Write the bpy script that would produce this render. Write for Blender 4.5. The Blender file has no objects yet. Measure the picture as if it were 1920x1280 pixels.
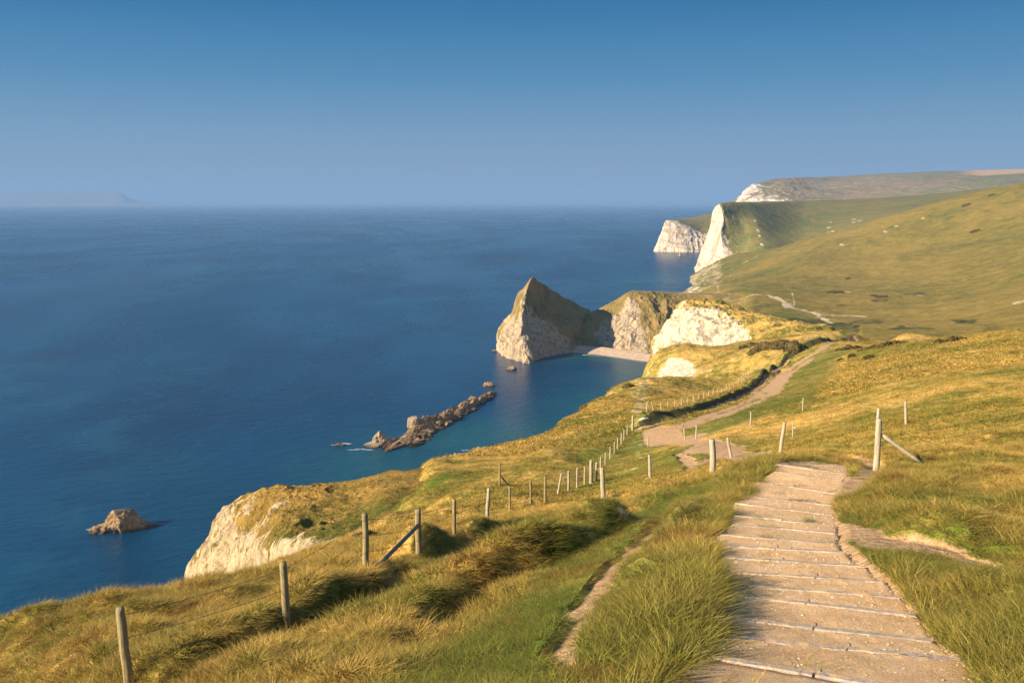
import bpy, math, random
import numpy as np
from mathutils import Vector, Matrix
R = math.radians
S = bpy.context.scene
rng = np.random.default_rng(7)
random.seed(7)
# ------------------------------------------------------------------ camera
HC = 115.0; FPX = 1663.0; PITCH = R(8.95)
cam = bpy.data.cameras.new('camera'); cam_o = bpy.data.objects.new('camera', cam)
S.collection.objects.link(cam_o)
cam.sensor_width = 36; cam.lens = FPX / 1920 * 36
cam.clip_start = 0.1; cam.clip_end = 400000
cam_o.location = (0, 0, HC); cam_o.rotation_euler = (R(90) - PITCH, 0, 0)
S.camera = cam_o
# ------------------------------------------------------------------ light
SUN_EL, SUN_AZ = R(24), R(-116)          # azimuth from +Y towards +X
to_sun = Vector((math.sin(SUN_AZ) * math.cos(SUN_EL), math.cos(SUN_AZ) * math.cos(SUN_EL), math.sin(SUN_EL)))
sl = bpy.data.lights.new('sun', 'SUN'); sl.energy = 5.0; sl.angle = R(0.5); sl.color = (1.0, 0.80, 0.54)
so = bpy.data.objects.new('sun', sl); S.collection.objects.link(so)
so.rotation_euler = to_sun.to_track_quat('Z', 'Y').to_euler()
W = bpy.data.worlds.new('World'); S.world = W; W.use_nodes = True
wn = W.node_tree.nodes; wl = W.node_tree.links
bg = wn['Background']; sky = wn.new('ShaderNodeTexSky'); sky.sky_type = 'NISHITA'; sky.sun_disc = False
sky.sun_elevation = SUN_EL; sky.sun_rotation = SUN_AZ; sky.altitude = 0
sky.air_density = 1.3; sky.dust_density = 0.1; sky.ozone_density = 2.0
# clear-air gradient of the low sky, blended into the physical sky higher up
wtc = wn.new('ShaderNodeTexCoord'); wsp = wn.new('ShaderNodeSeparateXYZ'); wl.new(wtc.outputs['Generated'], wsp.inputs[0])
wr = wn.new('ShaderNodeValToRGB'); wl.new(wsp.outputs[2], wr.inputs[0]); we = wr.color_ramp.elements
SKY = [(0.0, (0.245, 0.330, 0.465)), (0.03, (0.22, 0.325, 0.470)), (0.07, (0.170, 0.310, 0.470)), (0.13, (0.070, 0.240, 0.435)), (0.21, (0.009, 0.145, 0.345)), (0.5, (0.012, 0.075, 0.22)), (1.0, (0.012, 0.06, 0.18))]
while len(we) < len(SKY): we.new(0.5)
for q, (p_, c_) in zip(we, SKY): q.position = p_; q.color = (*[v * 0.5 / 0.07 * 0.1 for v in c_], 1)
wm = wn.new('ShaderNodeVectorMath'); wm.operation = 'SCALE'; wl.new(wr.outputs[0], wm.inputs[0]); wm.inputs['Scale'].default_value = 10.0
wmx = wn.new('ShaderNodeMix'); wmx.data_type = 'RGBA'; wmp = wn.new('ShaderNodeMapRange')
wmp.inputs[1].default_value = 0.2; wmp.inputs[2].default_value = 0.6; wmp.inputs[3].default_value = 0.0; wmp.inputs[4].default_value = 0.8
wl.new(wsp.outputs[2], wmp.inputs[0]); wl.new(wmp.outputs[0], wmx.inputs[0])
wl.new(wm.outputs[0], wmx.inputs[6]); wl.new(sky.outputs[0], wmx.inputs[7]); wl.new(wmx.outputs[2], bg.inputs['Color'])
bg.inputs['Strength'].default_value = 0.07
S.view_settings.view_transform = 'Standard'; S.view_settings.look = 'None'
S.view_settings.exposure = 1.05; S.view_settings.gamma = 1.0
S.cycles.use_denoising = True
S.cycles.max_bounces = 6; S.cycles.diffuse_bounces = 3; S.cycles.glossy_bounces = 3
S.cycles.transmission_bounces = 2; S.cycles.volume_bounces = 0; S.cycles.transparent_max_bounces = 6
HAZE_DENSITY = 8.5e-5; HAZE_COLOR = (0.29, 0.54, 1.0)

# ------------------------------------------------------------------ maths helpers
CT, ST = math.cos(PITCH), math.sin(PITCH)
def un(px, py, Y):
    a = (px - 960) / FPX; b = (640 - py) / FPX
    t = Y / (b * ST + CT)
    return (t * a, Y, HC + t * (b * CT - ST))
def ray(px, py):
    a = (px - 960) / FPX; b = (640 - py) / FPX
    k = 1 / (b * ST + CT)
    return a * k, -(b * CT - ST) * k          # x/Y and drop/Y
def _h(ix, iy, iz, s):
    n = (ix * 374761393 + iy * 668265263 + iz * 1274126177 + s * 974634777) & 0xffffffff
    n = ((n ^ (n >> 13)) * 1274126177) & 0xffffffff
    n = (n ^ (n >> 16)) & 0xffffffff
    return n.astype(np.float64) / 4294967295.0 * 2 - 1
def noise(x, y, z=None, s=0):
    x = np.asarray(x, float); y = np.asarray(y, float)
    z = np.zeros_like(x) if z is None else np.asarray(z, float)
    ix, iy, iz = [np.floor(q).astype(np.int64) for q in (x, y, z)]
    fx, fy, fz = x - ix, y - iy, z - iz
    ux, uy, uz = [f * f * f * (f * (f * 6 - 15) + 10) for f in (fx, fy, fz)]
    def c(a, b, d): return _h(ix + a, iy + b, iz + d, s)
    def l(a, b, t): return a + (b - a) * t
    if not np.any(fz):
        return l(l(c(0,0,0), c(1,0,0), ux), l(c(0,1,0), c(1,1,0), ux), uy)
    return l(l(l(c(0,0,0), c(1,0,0), ux), l(c(0,1,0), c(1,1,0), ux), uy),
             l(l(c(0,0,1), c(1,0,1), ux), l(c(0,1,1), c(1,1,1), ux), uy), uz)
def fbm(x, y, z=None, o=4, s=0, ridge=False):
    t = 0; a = 1.0; n = 0
    x = np.asarray(x, float); y = np.asarray(y, float)
    for i in range(o):
        q = noise(x, y, z, s + i * 17)
        if ridge: q = 1 - 2 * np.abs(q)
        t = t + a * q; n += a; a *= 0.5
        c, d = 0.8 * 2.03, 0.6 * 2.03
        x, y = c * x + d * y + 7.1, -d * x + c * y + 3.3
        if z is not None: z = z * 2.03
    return t / n
def sm(a, b, x):
    t = np.clip((x - a) / (b - a), 0, 1); return t * t * (3 - 2 * t)
def pdist(x, y, pts):
    """distance to polyline, signed side (left positive), and fraction along"""
    best = np.full(np.shape(x), 1e18); side = np.zeros(np.shape(x)); fr = np.zeros(np.shape(x))
    n = len(pts) - 1
    for i in range(n):
        ax, ay = pts[i][:2]; bx, by = pts[i + 1][:2]
        dx, dy = bx - ax, by - ay; L = dx * dx + dy * dy + 1e-12
        t = np.clip(((x - ax) * dx + (y - ay) * dy) / L, 0, 1)
        ex, ey = x - ax - t * dx, y - ay - t * dy
        d = ex * ex + ey * ey
        m = d < best
        best = np.where(m, d, best); side = np.where(m, np.sign(dx * (y - ay) - dy * (x - ax)), side)
        fr = np.where(m, (i + t) / n, fr)
    return np.sqrt(best), side, fr
def inpoly(x, y, pts):
    ins = np.zeros(np.shape(x), bool); n = len(pts)
    for i in range(n):
        ax, ay = pts[i][:2]; bx, by = pts[(i + 1) % n][:2]
        c = ((ay > y) != (by > y)) & (x < (bx - ax) * (y - ay) / (by - ay + 1e-12) + ax)
        ins ^= c
    return ins
def polymask(x, y, pts, soft):
    d, _, _ = pdist(x, y, list(pts) + [pts[0]])
    return sm(-soft, soft, np.where(inpoly(x, y, pts), d, -d))

# ------------------------------------------------------------------ object helpers
def link(o, parent=None):
    S.collection.objects.link(o)
    if parent: o.parent = parent
    return o
def tag(o, label=None, cat=None, group=None, kind=None):
    if label: o['label'] = label
    if cat: o['category'] = cat
    if group: o['group'] = group
    if kind: o['kind'] = kind
    return o
def empty(name, loc=(0, 0, 0)):
    o = bpy.data.objects.new(name, None); o.location = loc; o.empty_display_size = 0.2
    return link(o)
def mesh_np(name, V, F, mat=None, parent=None, smooth=True, attrs=None):
    """V (n,3) F (m,k) arrays"""
    V = np.asarray(V, np.float32); F = np.asarray(F, np.int32)
    me = bpy.data.meshes.new(name)
    k = F.shape[1]
    me.vertices.add(len(V)); me.vertices.foreach_set('co', V.ravel())
    me.loops.add(F.size); me.loops.foreach_set('vertex_index', F.ravel())
    me.polygons.add(len(F)); me.polygons.foreach_set('loop_start', np.arange(0, F.size, k, dtype=np.int32))
    me.update(calc_edges=True)
    me.polygons.foreach_set('use_smooth', np.full(len(F), bool(smooth)))
    for an, (typ, dat) in (attrs or {}).items():
        a = me.attributes.new(an, typ, 'POINT')
        a.data.foreach_set({'FLOAT': 'value', 'FLOAT_COLOR': 'color', 'FLOAT_VECTOR': 'vector'}[typ], np.asarray(dat, np.float32).ravel())
    if mat: me.materials.append(mat)
    o = bpy.data.objects.new(name, me)
    return link(o, parent)
def grid_faces(nr, nc, wrap=False):
    i = np.arange(nr - 1)[:, None]; j = np.arange(nc if wrap else nc - 1)[None, :]
    a = i * nc + j; b = i * nc + (j + 1) % nc
    return np.stack([a, b, b + nc, a + nc], -1).reshape(-1, 4)
class MB:
    def __init__(s): s.V = []; s.F = []; s.n = 0
    def add(s, V, F):
        V = np.asarray(V, float); F = np.asarray(F, int)
        s.V.append(V); s.F.append(F + s.n); s.n += len(V)
    def build(s, name, mat, parent=None, smooth=True, origin=None):
        V = np.concatenate(s.V); F = np.concatenate(s.F)
        if origin is not None: V = V - np.array(origin)
        return mesh_np(name, V, F, mat, parent, smooth)
def tube(P, rad, k=8, cap=True, rough=0.0, seed=0):
    """rings along polyline P, quads only; caps closed by shrinking rings"""
    P = np.asarray(P, float); n = len(P)
    rad = np.full(n, rad) if np.isscalar(rad) else np.asarray(rad, float)
    T = np.gradient(P, axis=0); T /= np.linalg.norm(T, axis=1)[:, None] + 1e-9
    ref = np.array([0.3, 1, 0.1]) if abs(T[0][2]) > 0.5 else np.array([0, 0, 1.0])
    A = np.cross(T, ref); A /= np.linalg.norm(A, axis=1)[:, None]; B = np.cross(T, A)
    th = np.arange(k) / k * 2 * math.pi
    rr = np.random.default_rng(seed)
    prof = 1 + rough * rr.uniform(-1, 1, k)
    if cap:
        P = np.concatenate([P[:1], P, P[-1:]]); A = np.concatenate([A[:1], A, A[-1:]]); B = np.concatenate([B[:1], B, B[-1:]])
        rad = np.concatenate([[1e-4], rad, [1e-4]]); n += 2
    ring = (np.cos(th) * prof)[None, :, None] * A[:, None] + (np.sin(th) * prof)[None, :, None] * B[:, None]
    rv = rad[:, None, None] * (1 + rough * 0.5 * rr.uniform(-1, 1, (n, k, 1)))
    V = (P[:, None] + ring * rv).reshape(-1, 3)
    return V, grid_faces(n, k, True)

# ------------------------------------------------------------------ materials
def newmat(name):
    m = bpy.data.materials.new(name); m.use_nodes = True
    return m, m.node_tree.nodes, m.node_tree.links, m.node_tree.nodes['Principled BSDF']
def nz(N, L, co, scale, detail=4, rough=0.55, dist=0.0, vec_scale=None):
    t = N.new('ShaderNodeTexNoise'); t.inputs['Scale'].default_value = scale
    t.inputs['Detail'].default_value = detail; t.inputs['Roughness'].default_value = rough
    t.inputs['Distortion'].default_value = dist
    if vec_scale:
        mp = N.new('ShaderNodeMapping'); mp.inputs['Scale'].default_value = vec_scale[:3]
        if len(vec_scale) > 3:
            mp.vector_type = 'TEXTURE'; mp.inputs['Rotation'].default_value = vec_scale[3]; mp.inputs['Scale'].default_value = [1 / q for q in vec_scale[:3]]
        L.new(co, mp.inputs[0]); co = mp.outputs[0]
    L.new(co, t.inputs['Vector']); return t.outputs['Fac']
def ramp(N, L, fac, stops):
    r = N.new('ShaderNodeValToRGB'); e = r.color_ramp.elements
    while len(e) < len(stops): e.new(0.5)
    for q, (p, c) in zip(e, stops):
        q.position = p; q.color = (*c, 1) if len(c) == 3 else c
    L.new(fac, r.inputs[0]); return r.outputs[0]
def mix(N, L, f, a, b, typ='MIX'):
    m = N.new('ShaderNodeMix'); m.data_type = 'RGBA'; m.blend_type = typ
    for s, v in ((m.inputs[0], f), (m.inputs[6], a), (m.inputs[7], b)):
        if isinstance(v, (int, float)): s.default_value = v
        elif isinstance(v, tuple): s.default_value = (*v, 1)
        else: L.new(v, s)
    return m.outputs[2]
def mth(N, L, op, a, b=0.0, clamp=False):
    m = N.new('ShaderNodeMath'); m.operation = op; m.use_clamp = clamp
    for s, v in zip(m.inputs, (a, b)):
        if isinstance(v, (int, float)): s.default_value = v
        else: L.new(v, s)
    return m.outputs[0]
def mrange(N, L, v, a, b, c=0.0, d=1.0):
    m = N.new('ShaderNodeMapRange'); m.inputs[1].default_value = a; m.inputs[2].default_value = b
    m.inputs[3].default_value = c; m.inputs[4].default_value = d
    L.new(v, m.inputs[0]); return m.outputs[0]

STRAW = (0.62, 0.415, 0.125); OLIVE = (0.205, 0.188, 0.032); GREEN = (0.085, 0.15, 0.020); RUST = (0.25, 0.12, 0.03)
def grass_color(N, L, pos, scale=1.0, big=0.05, straw=STRAW, olive=OLIVE, green=GREEN):
    a = nz(N, L, pos, big, 5, 0.6)
    b = nz(N, L, pos, 0.5 * scale, 4, 0.6)
    c = nz(N, L, pos, 3.0 * scale, 4, 0.65)
    s = mth(N, L, 'ADD', mth(N, L, 'MULTIPLY', a, 0.45), mth(N, L, 'ADD', mth(N, L, 'MULTIPLY', b, 0.3), mth(N, L, 'MULTIPLY', c, 0.25)))
    return s, ramp(N, L, s, [(0.38, green), (0.45, olive), (0.545, straw), (0.72, tuple(min(1, q * 1.15) for q in straw))])

def land_material(name, texscale=1.0, straw=STRAW, olive=OLIVE, green=GREEN, chalk=(0.55, 0.46, 0.31),
                  big=0.05, bump=0.1, chalk_bump=1.0, fine=1.0, stain=(0.30, 0.20, 0.09), streak=None, chalk_noise=0.55, bias=0.0):
    m, N, L, P = newmat(name)
    geo = N.new('ShaderNodeNewGeometry'); pos = geo.outputs['Position']
    at = N.new('ShaderNodeAttribute'); at.attribute_name = 'mask'
    sep = N.new('ShaderNodeSeparateColor'); L.new(at.outputs['Color'], sep.inputs[0])
    cK, dK, gK, sK = sep.outputs[0], sep.outputs[1], sep.outputs[2], at.outputs['Alpha']
    s, gc = grass_color(N, L, pos, texscale, big, straw, olive, green)
    gcol = mix(N, L, gK, gc, mix(N, L, nz(N, L, pos, 2.0 * texscale, 4), tuple(q * 0.7 for q in green), tuple(q * 1.5 for q in green)))
    n_f = nz(N, L, pos, 9.0 * texscale * fine, 3, 0.7)
    gcol = mix(N, L, 1.0, gcol, ramp(N, L, n_f, [(0.3, (0.62, 0.62, 0.62)), (0.7, (1.3, 1.28, 1.2))]), 'MULTIPLY')
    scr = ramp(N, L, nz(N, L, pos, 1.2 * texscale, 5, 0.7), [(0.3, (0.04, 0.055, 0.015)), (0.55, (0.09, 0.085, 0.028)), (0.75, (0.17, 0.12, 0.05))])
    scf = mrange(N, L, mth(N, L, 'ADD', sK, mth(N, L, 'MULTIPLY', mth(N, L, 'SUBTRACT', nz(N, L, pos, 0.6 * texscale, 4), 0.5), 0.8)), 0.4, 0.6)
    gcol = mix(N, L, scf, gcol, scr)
    # dirt
    dn = nz(N, L, pos, 6.0 * texscale, 6, 0.7)
    dirt = ramp(N, L, dn, [(0.3, (0.34, 0.21, 0.105)), (0.5, (0.48, 0.315, 0.175)), (0.72, (0.60, 0.43, 0.27))])
    df = mrange(N, L, mth(N, L, 'ADD', dK, mth(N, L, 'MULTIPLY', mth(N, L, 'SUBTRACT', nz(N, L, pos, 2.5 * texscale, 5, 0.7), 0.5), 0.9)), 0.42, 0.62)
    col = mix(N, L, df, gcol, dirt)
    # chalk
    vs = streak or (1, 1, 0.22)
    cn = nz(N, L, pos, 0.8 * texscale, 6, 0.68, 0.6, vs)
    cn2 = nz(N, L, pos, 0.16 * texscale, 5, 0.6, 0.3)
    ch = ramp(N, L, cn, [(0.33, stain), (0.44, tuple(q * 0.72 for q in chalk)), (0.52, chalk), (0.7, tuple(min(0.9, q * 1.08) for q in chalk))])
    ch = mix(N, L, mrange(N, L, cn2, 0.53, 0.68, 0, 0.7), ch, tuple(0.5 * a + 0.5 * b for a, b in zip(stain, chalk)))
    bed = nz(N, L, pos, 1.0 * texscale, 4, 0.65, 0.3, (0.10, 0.10, 2.6, streak[3] if streak else (0.06, 0.16, 0)))
    ch = mix(N, L, 1.0, ch, ramp(N, L, bed, [(0.36, (0.66, 0.62, 0.56)), (0.46, (1, 1, 1)), (0.6, (1.06, 1.05, 1.02))]), 'MULTIPLY')
    kn = nz(N, L, pos, 0.55 * texscale, 7, 0.72, 0.8, (1, 1, 0.45))
    cf = mrange(N, L, mth(N, L, 'ADD', cK, mth(N, L, 'MULTIPLY', mth(N, L, 'SUBTRACT', kn, 0.5 + bias / (chalk_noise * 4)), chalk_noise * 4)), 0.46, 0.54)
    cf = mth(N, L, 'MULTIPLY', cf, mrange(N, L, cK, 0.02, 0.12))
    col = mix(N, L, cf, col, ch)
    L.new(col, P.inputs['Base Color']); P.inputs['Roughness'].default_value = 0.95
    P.inputs['Specular IOR Level'].default_value = 0.15
    bsum = mth(N, L, 'ADD', mth(N, L, 'MULTIPLY', cn, chalk_bump), mth(N, L, 'ADD', mth(N, L, 'MULTIPLY', n_f, 0.5), c_ := nz(N, L, pos, 1.5 * texscale, 4, 0.6)))
    bm = N.new('ShaderNodeBump'); bm.inputs['Strength'].default_value = 0.9; bm.inputs['Distance'].default_value = bump
    L.new(bsum, bm.inputs['Height']); L.new(bm.outputs[0], P.inputs['Normal'])
    return m

M = {}
M['slope'] = land_material('grass_slope', 1.0, chalk=(0.76, 0.68, 0.52), bump=0.12)
M['bluff'] = land_material('bluff_ground', 0.9, bias=0.19, chalk_noise=0.65, bump=0.5, chalk=(0.62, 0.51, 0.33), straw=(0.40, 0.26, 0.07), olive=(0.20, 0.155, 0.035), green=(0.10, 0.13, 0.02), chalk_bump=1.6)
M['mid'] = land_material('mid_ground', 0.30, bias=0.06, chalk_noise=0.5, stain=(0.38, 0.29, 0.16), bump=1.2, chalk=(0.76, 0.69, 0.54), chalk_bump=1.5, fine=1.4)
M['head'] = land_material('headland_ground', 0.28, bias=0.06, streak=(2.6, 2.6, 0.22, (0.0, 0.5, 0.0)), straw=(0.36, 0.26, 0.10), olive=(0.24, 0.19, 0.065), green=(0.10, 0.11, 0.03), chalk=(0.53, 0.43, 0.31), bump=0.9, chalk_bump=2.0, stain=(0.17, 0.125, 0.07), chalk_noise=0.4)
M['hill'] = land_material('hill_ground', 0.16, straw=(0.27, 0.205, 0.05), olive=(0.165, 0.15, 0.032), green=(0.085, 0.115, 0.022), big=0.006, bump=0.6, fine=1.6)
M['far'] = land_material('far_ground', 0.07, straw=(0.24, 0.20, 0.07), olive=(0.155, 0.16, 0.05), green=(0.10, 0.13, 0.042), chalk=(0.60, 0.52, 0.43), big=0.004, bump=1.5, chalk_noise=0.3, stain=(0.4, 0.3, 0.18))
M['vfar'] = land_material('distant_ground', 0.02, bias=0.03, straw=(0.26, 0.20, 0.12), olive=(0.19, 0.165, 0.08), green=(0.10, 0.14, 0.05), chalk=(0.66, 0.58, 0.50), big=0.0015, bump=3, chalk_noise=0.35, stain=(0.25, 0.2, 0.15))

# path surface: pale compacted grit with chips
m, N, L, P = newmat('path_grit'); M['path'] = m
pos = N.new('ShaderNodeNewGeometry').outputs['Position']
a = nz(N, L, pos, 1.3, 5, 0.6); b = nz(N, L, pos, 40, 5, 0.75)
c = ramp(N, L, a, [(0.3, (0.72, 0.465, 0.245)), (0.55, (0.85, 0.575, 0.325)), (0.75, (0.88, 0.63, 0.40))])
c = mix(N, L, 1.0, c, ramp(N, L, b, [(0.3, (0.72, 0.70, 0.66)), (0.5, (1, 1, 1)), (0.72, (1.25, 1.25, 1.22))]), 'MULTIPLY')
vo = N.new('ShaderNodeTexVoronoi'); vo.inputs['Scale'].default_value = 28; L.new(pos, vo.inputs['Vector'])
vc = N.new('ShaderNodeSeparateColor'); L.new(vo.outputs['Color'], vc.inputs[0])
chip = mth(N, L, 'MULTIPLY', mth(N, L, 'LESS_THAN', vo.outputs['Distance'], 0.36), mth(N, L, 'GREATER_THAN', vc.outputs[0], 0.80))
c = mix(N, L, chip, c, (0.85, 0.74, 0.6))
L.new(c, P.inputs['Base Color']); P.inputs['Roughness'].default_value = 0.95; P.inputs['Specular IOR Level'].default_value = 0.15
bm = N.new('ShaderNodeBump'); bm.inputs['Distance'].default_value = 0.035; bm.inputs['Strength'].default_value = 1.0
L.new(mth(N, L, 'ADD', mth(N, L, 'ADD', b, a), mth(N, L, 'MULTIPLY', chip, 0.4)), bm.inputs['Height']); L.new(bm.outputs[0], P.inputs['Normal'])

def wood(name, light, dark, lichen, lf):
    m, N, L, P = newmat(name)
    tc = N.new('ShaderNodeTexCoord').outputs['Object']
    g = nz(N, L, tc, 30, 6, 0.7, 0.4, (1, 1, 0.06))
    c = ramp(N, L, g, [(0.3, dark), (0.55, light), (0.8, tuple(q * 1.15 for q in light))])
    c = mix(N, L, mrange(N, L, nz(N, L, tc, 6, 5, 0.7), 0.5, 0.62, 0, lf), c, lichen)
    L.new(c, P.inputs['Base Color']); P.inputs['Roughness'].default_value = 0.9; P.inputs['Specular IOR Level'].default_value = 0.2
    bm = N.new('ShaderNodeBump'); bm.inputs['Distance'].default_value = 0.012; L.new(g, bm.inputs['Height']); L.new(bm.outputs[0], P.inputs['Normal'])
    return m
M['post'] = wood('weathered_post', (0.33, 0.27, 0.16), (0.10, 0.08, 0.04), (0.36, 0.34, 0.13), 0.6)
M['postg'] = wood('grey_post', (0.50, 0.44, 0.34), (0.20, 0.16, 0.11), (0.38, 0.35, 0.18), 0.35)
M['brace'] = wood('grey_brace', (0.24, 0.22, 0.19), (0.09, 0.08, 0.07), (0.3, 0.28, 0.18), 0.2)
M['log'] = wood('grey_timber', (0.40, 0.35, 0.31), (0.20, 0.17, 0.14), (0.70, 0.49, 0.30), 0.8)
m, N, L, P = newmat('rusty_wire'); M['wire'] = m
P.inputs['Base Color'].default_value = (0.16, 0.13, 0.10, 1); P.inputs['Metallic'].default_value = 0.4; P.inputs['Roughness'].default_value = 0.6
m, N, L, P = newmat('white_tag'); M['white'] = m
P.inputs['Base Color'].default_value = (0.8, 0.8, 0.78, 1)

def rock_material(name, c0, c1, c2, sc):
    m, N, L, P = newmat(name)
    pos = N.new('ShaderNodeNewGeometry').outputs['Position']
    n = nz(N, L, pos, sc, 7, 0.7, 0.5); n2 = nz(N, L, pos, sc * 0.3, 4)
    c = ramp(N, L, n, [(0.32, c0), (0.5, c1), (0.66, c2)])
    sp = N.new('ShaderNodeSeparateXYZ'); L.new(pos, sp.inputs[0])
    wet = mrange(N, L, mth(N, L, 'ADD', sp.outputs[2], mth(N, L, 'MULTIPLY', n2, 1.5)), 0.9, 2.2)
    c = mix(N, L, wet, (0.045, 0.035, 0.02), c)
    L.new(c, P.inputs['Base Color']); P.inputs['Roughness'].default_value = 0.85
    bm = N.new('ShaderNodeBump'); bm.inputs['Distance'].default_value = 0.5; L.new(n, bm.inputs['Height']); L.new(bm.outputs[0], P.inputs['Normal'])
    return m
M['rock'] = rock_material('reef_rock', (0.09, 0.06, 0.035), (0.28, 0.18, 0.09), (0.50, 0.34, 0.18), 0.6)
M['guano'] = rock_material('pale_rock', (0.13, 0.09, 0.055), (0.33, 0.25, 0.165), (0.48, 0.39, 0.28), 0.7)

# ------------------------------------------------------------------ height fields
class HF:
    def __init__(s, pts, u0, u1, y0, y1, nu, nv, lam=1e-4, ku=1.5, extra=()):
        C = []; T = []
        for p in pts:
            px, py, Y = p; u, t = ray(px, py); C.append((u * ku, math.log(Y))); T.append(t)
        for (u, Y, z) in extra: C.append((u * ku, math.log(Y))); T.append((HC - z) / Y)
        C = np.array(C); T = np.array(T); n = len(C)
        def K(A, B):
            d2 = ((A[:, None] - B[None]) ** 2).sum(-1); return 0.5 * d2 * np.log(d2 + 1e-12)
        A = np.zeros((n + 3, n + 3)); A[:n, :n] = K(C, C) + lam * np.eye(n)
        A[:n, n:] = np.c_[np.ones(n), C]; A[n:, :n] = A[:n, n:].T
        w = np.linalg.solve(A, np.r_[T, 0, 0, 0])
        s.u0, s.u1, s.v0, s.v1, s.nu, s.nv = u0, u1, math.log(y0), math.log(y1), nu, nv
        cu, cv = 300, 320
        U = np.linspace(u0, u1, cu); V = np.linspace(s.v0, s.v1, cv)
        G = np.stack(np.meshgrid(U * ku, V, indexing='xy'), -1).reshape(-1, 2)
        out = np.concatenate([K(G[i:i + 20000], C) @ w[:n] + w[n] + G[i:i + 20000] @ w[n + 1:] for i in range(0, len(G), 20000)])
        s.T = out.reshape(cv, cu); s.mods = []
        s.cu, s.cv = cu, cv
    def t(s, u, v):
        a = np.clip((u - s.u0) / (s.u1 - s.u0) * (s.cu - 1), 1, s.cu - 2.001); b = np.clip((v - s.v0) / (s.v1 - s.v0) * (s.cv - 1), 1, s.cv - 2.001)
        i = np.floor(a).astype(int); j = np.floor(b).astype(int); fa = a - i; fb = b - j
        def w(f): return [((-0.5 * f + 1) * f - 0.5) * f, (1.5 * f - 2.5) * f * f + 1, ((-1.5 * f + 2) * f + 0.5) * f, (0.5 * f - 0.5) * f * f]
        wa, wb = w(fa), w(fb); r = 0
        for q in range(4):
            jj = np.clip(j + q - 1, 0, s.cv - 1)
            r = r + wb[q] * sum(wa[p] * s.T[jj, np.clip(i + p - 1, 0, s.cu - 1)] for p in range(4))
        return r
    def base(s, x, y):
        y = np.maximum(np.asarray(y, float), 0.5); return HC - y * s.t(np.asarray(x, float) / y, np.log(y))
    def z(s, x, y):
        z = s.base(x, y)
        for f in s.mods: z = z + f(x, y)
        return np.maximum(z, -12)
    def hit(s, px, py, y0=None, y1=None, full=False):
        u, t = ray(px, py)
        Y = np.exp(np.linspace(math.log(y0) if y0 else s.v0 + 0.02, math.log(y1) if y1 else s.v1 - 0.01, 3000))
        zr = HC - Y * t; zs = s.z(u * Y, Y) if full else s.base(u * Y, Y)
        k = np.nonzero(zr <= zs)[0]
        i = k[0] if len(k) else int(np.argmin(np.abs(zr - zs)))
        return (u * Y[i], Y[i], float(zs[i]))
    def grid(s):
        U = np.linspace(s.u0, s.u1, s.nu); V = np.linspace(s.v0, s.v1, s.nv)
        uu, vv = np.meshgrid(U, V); y = np.exp(vv); return uu * y, y

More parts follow.
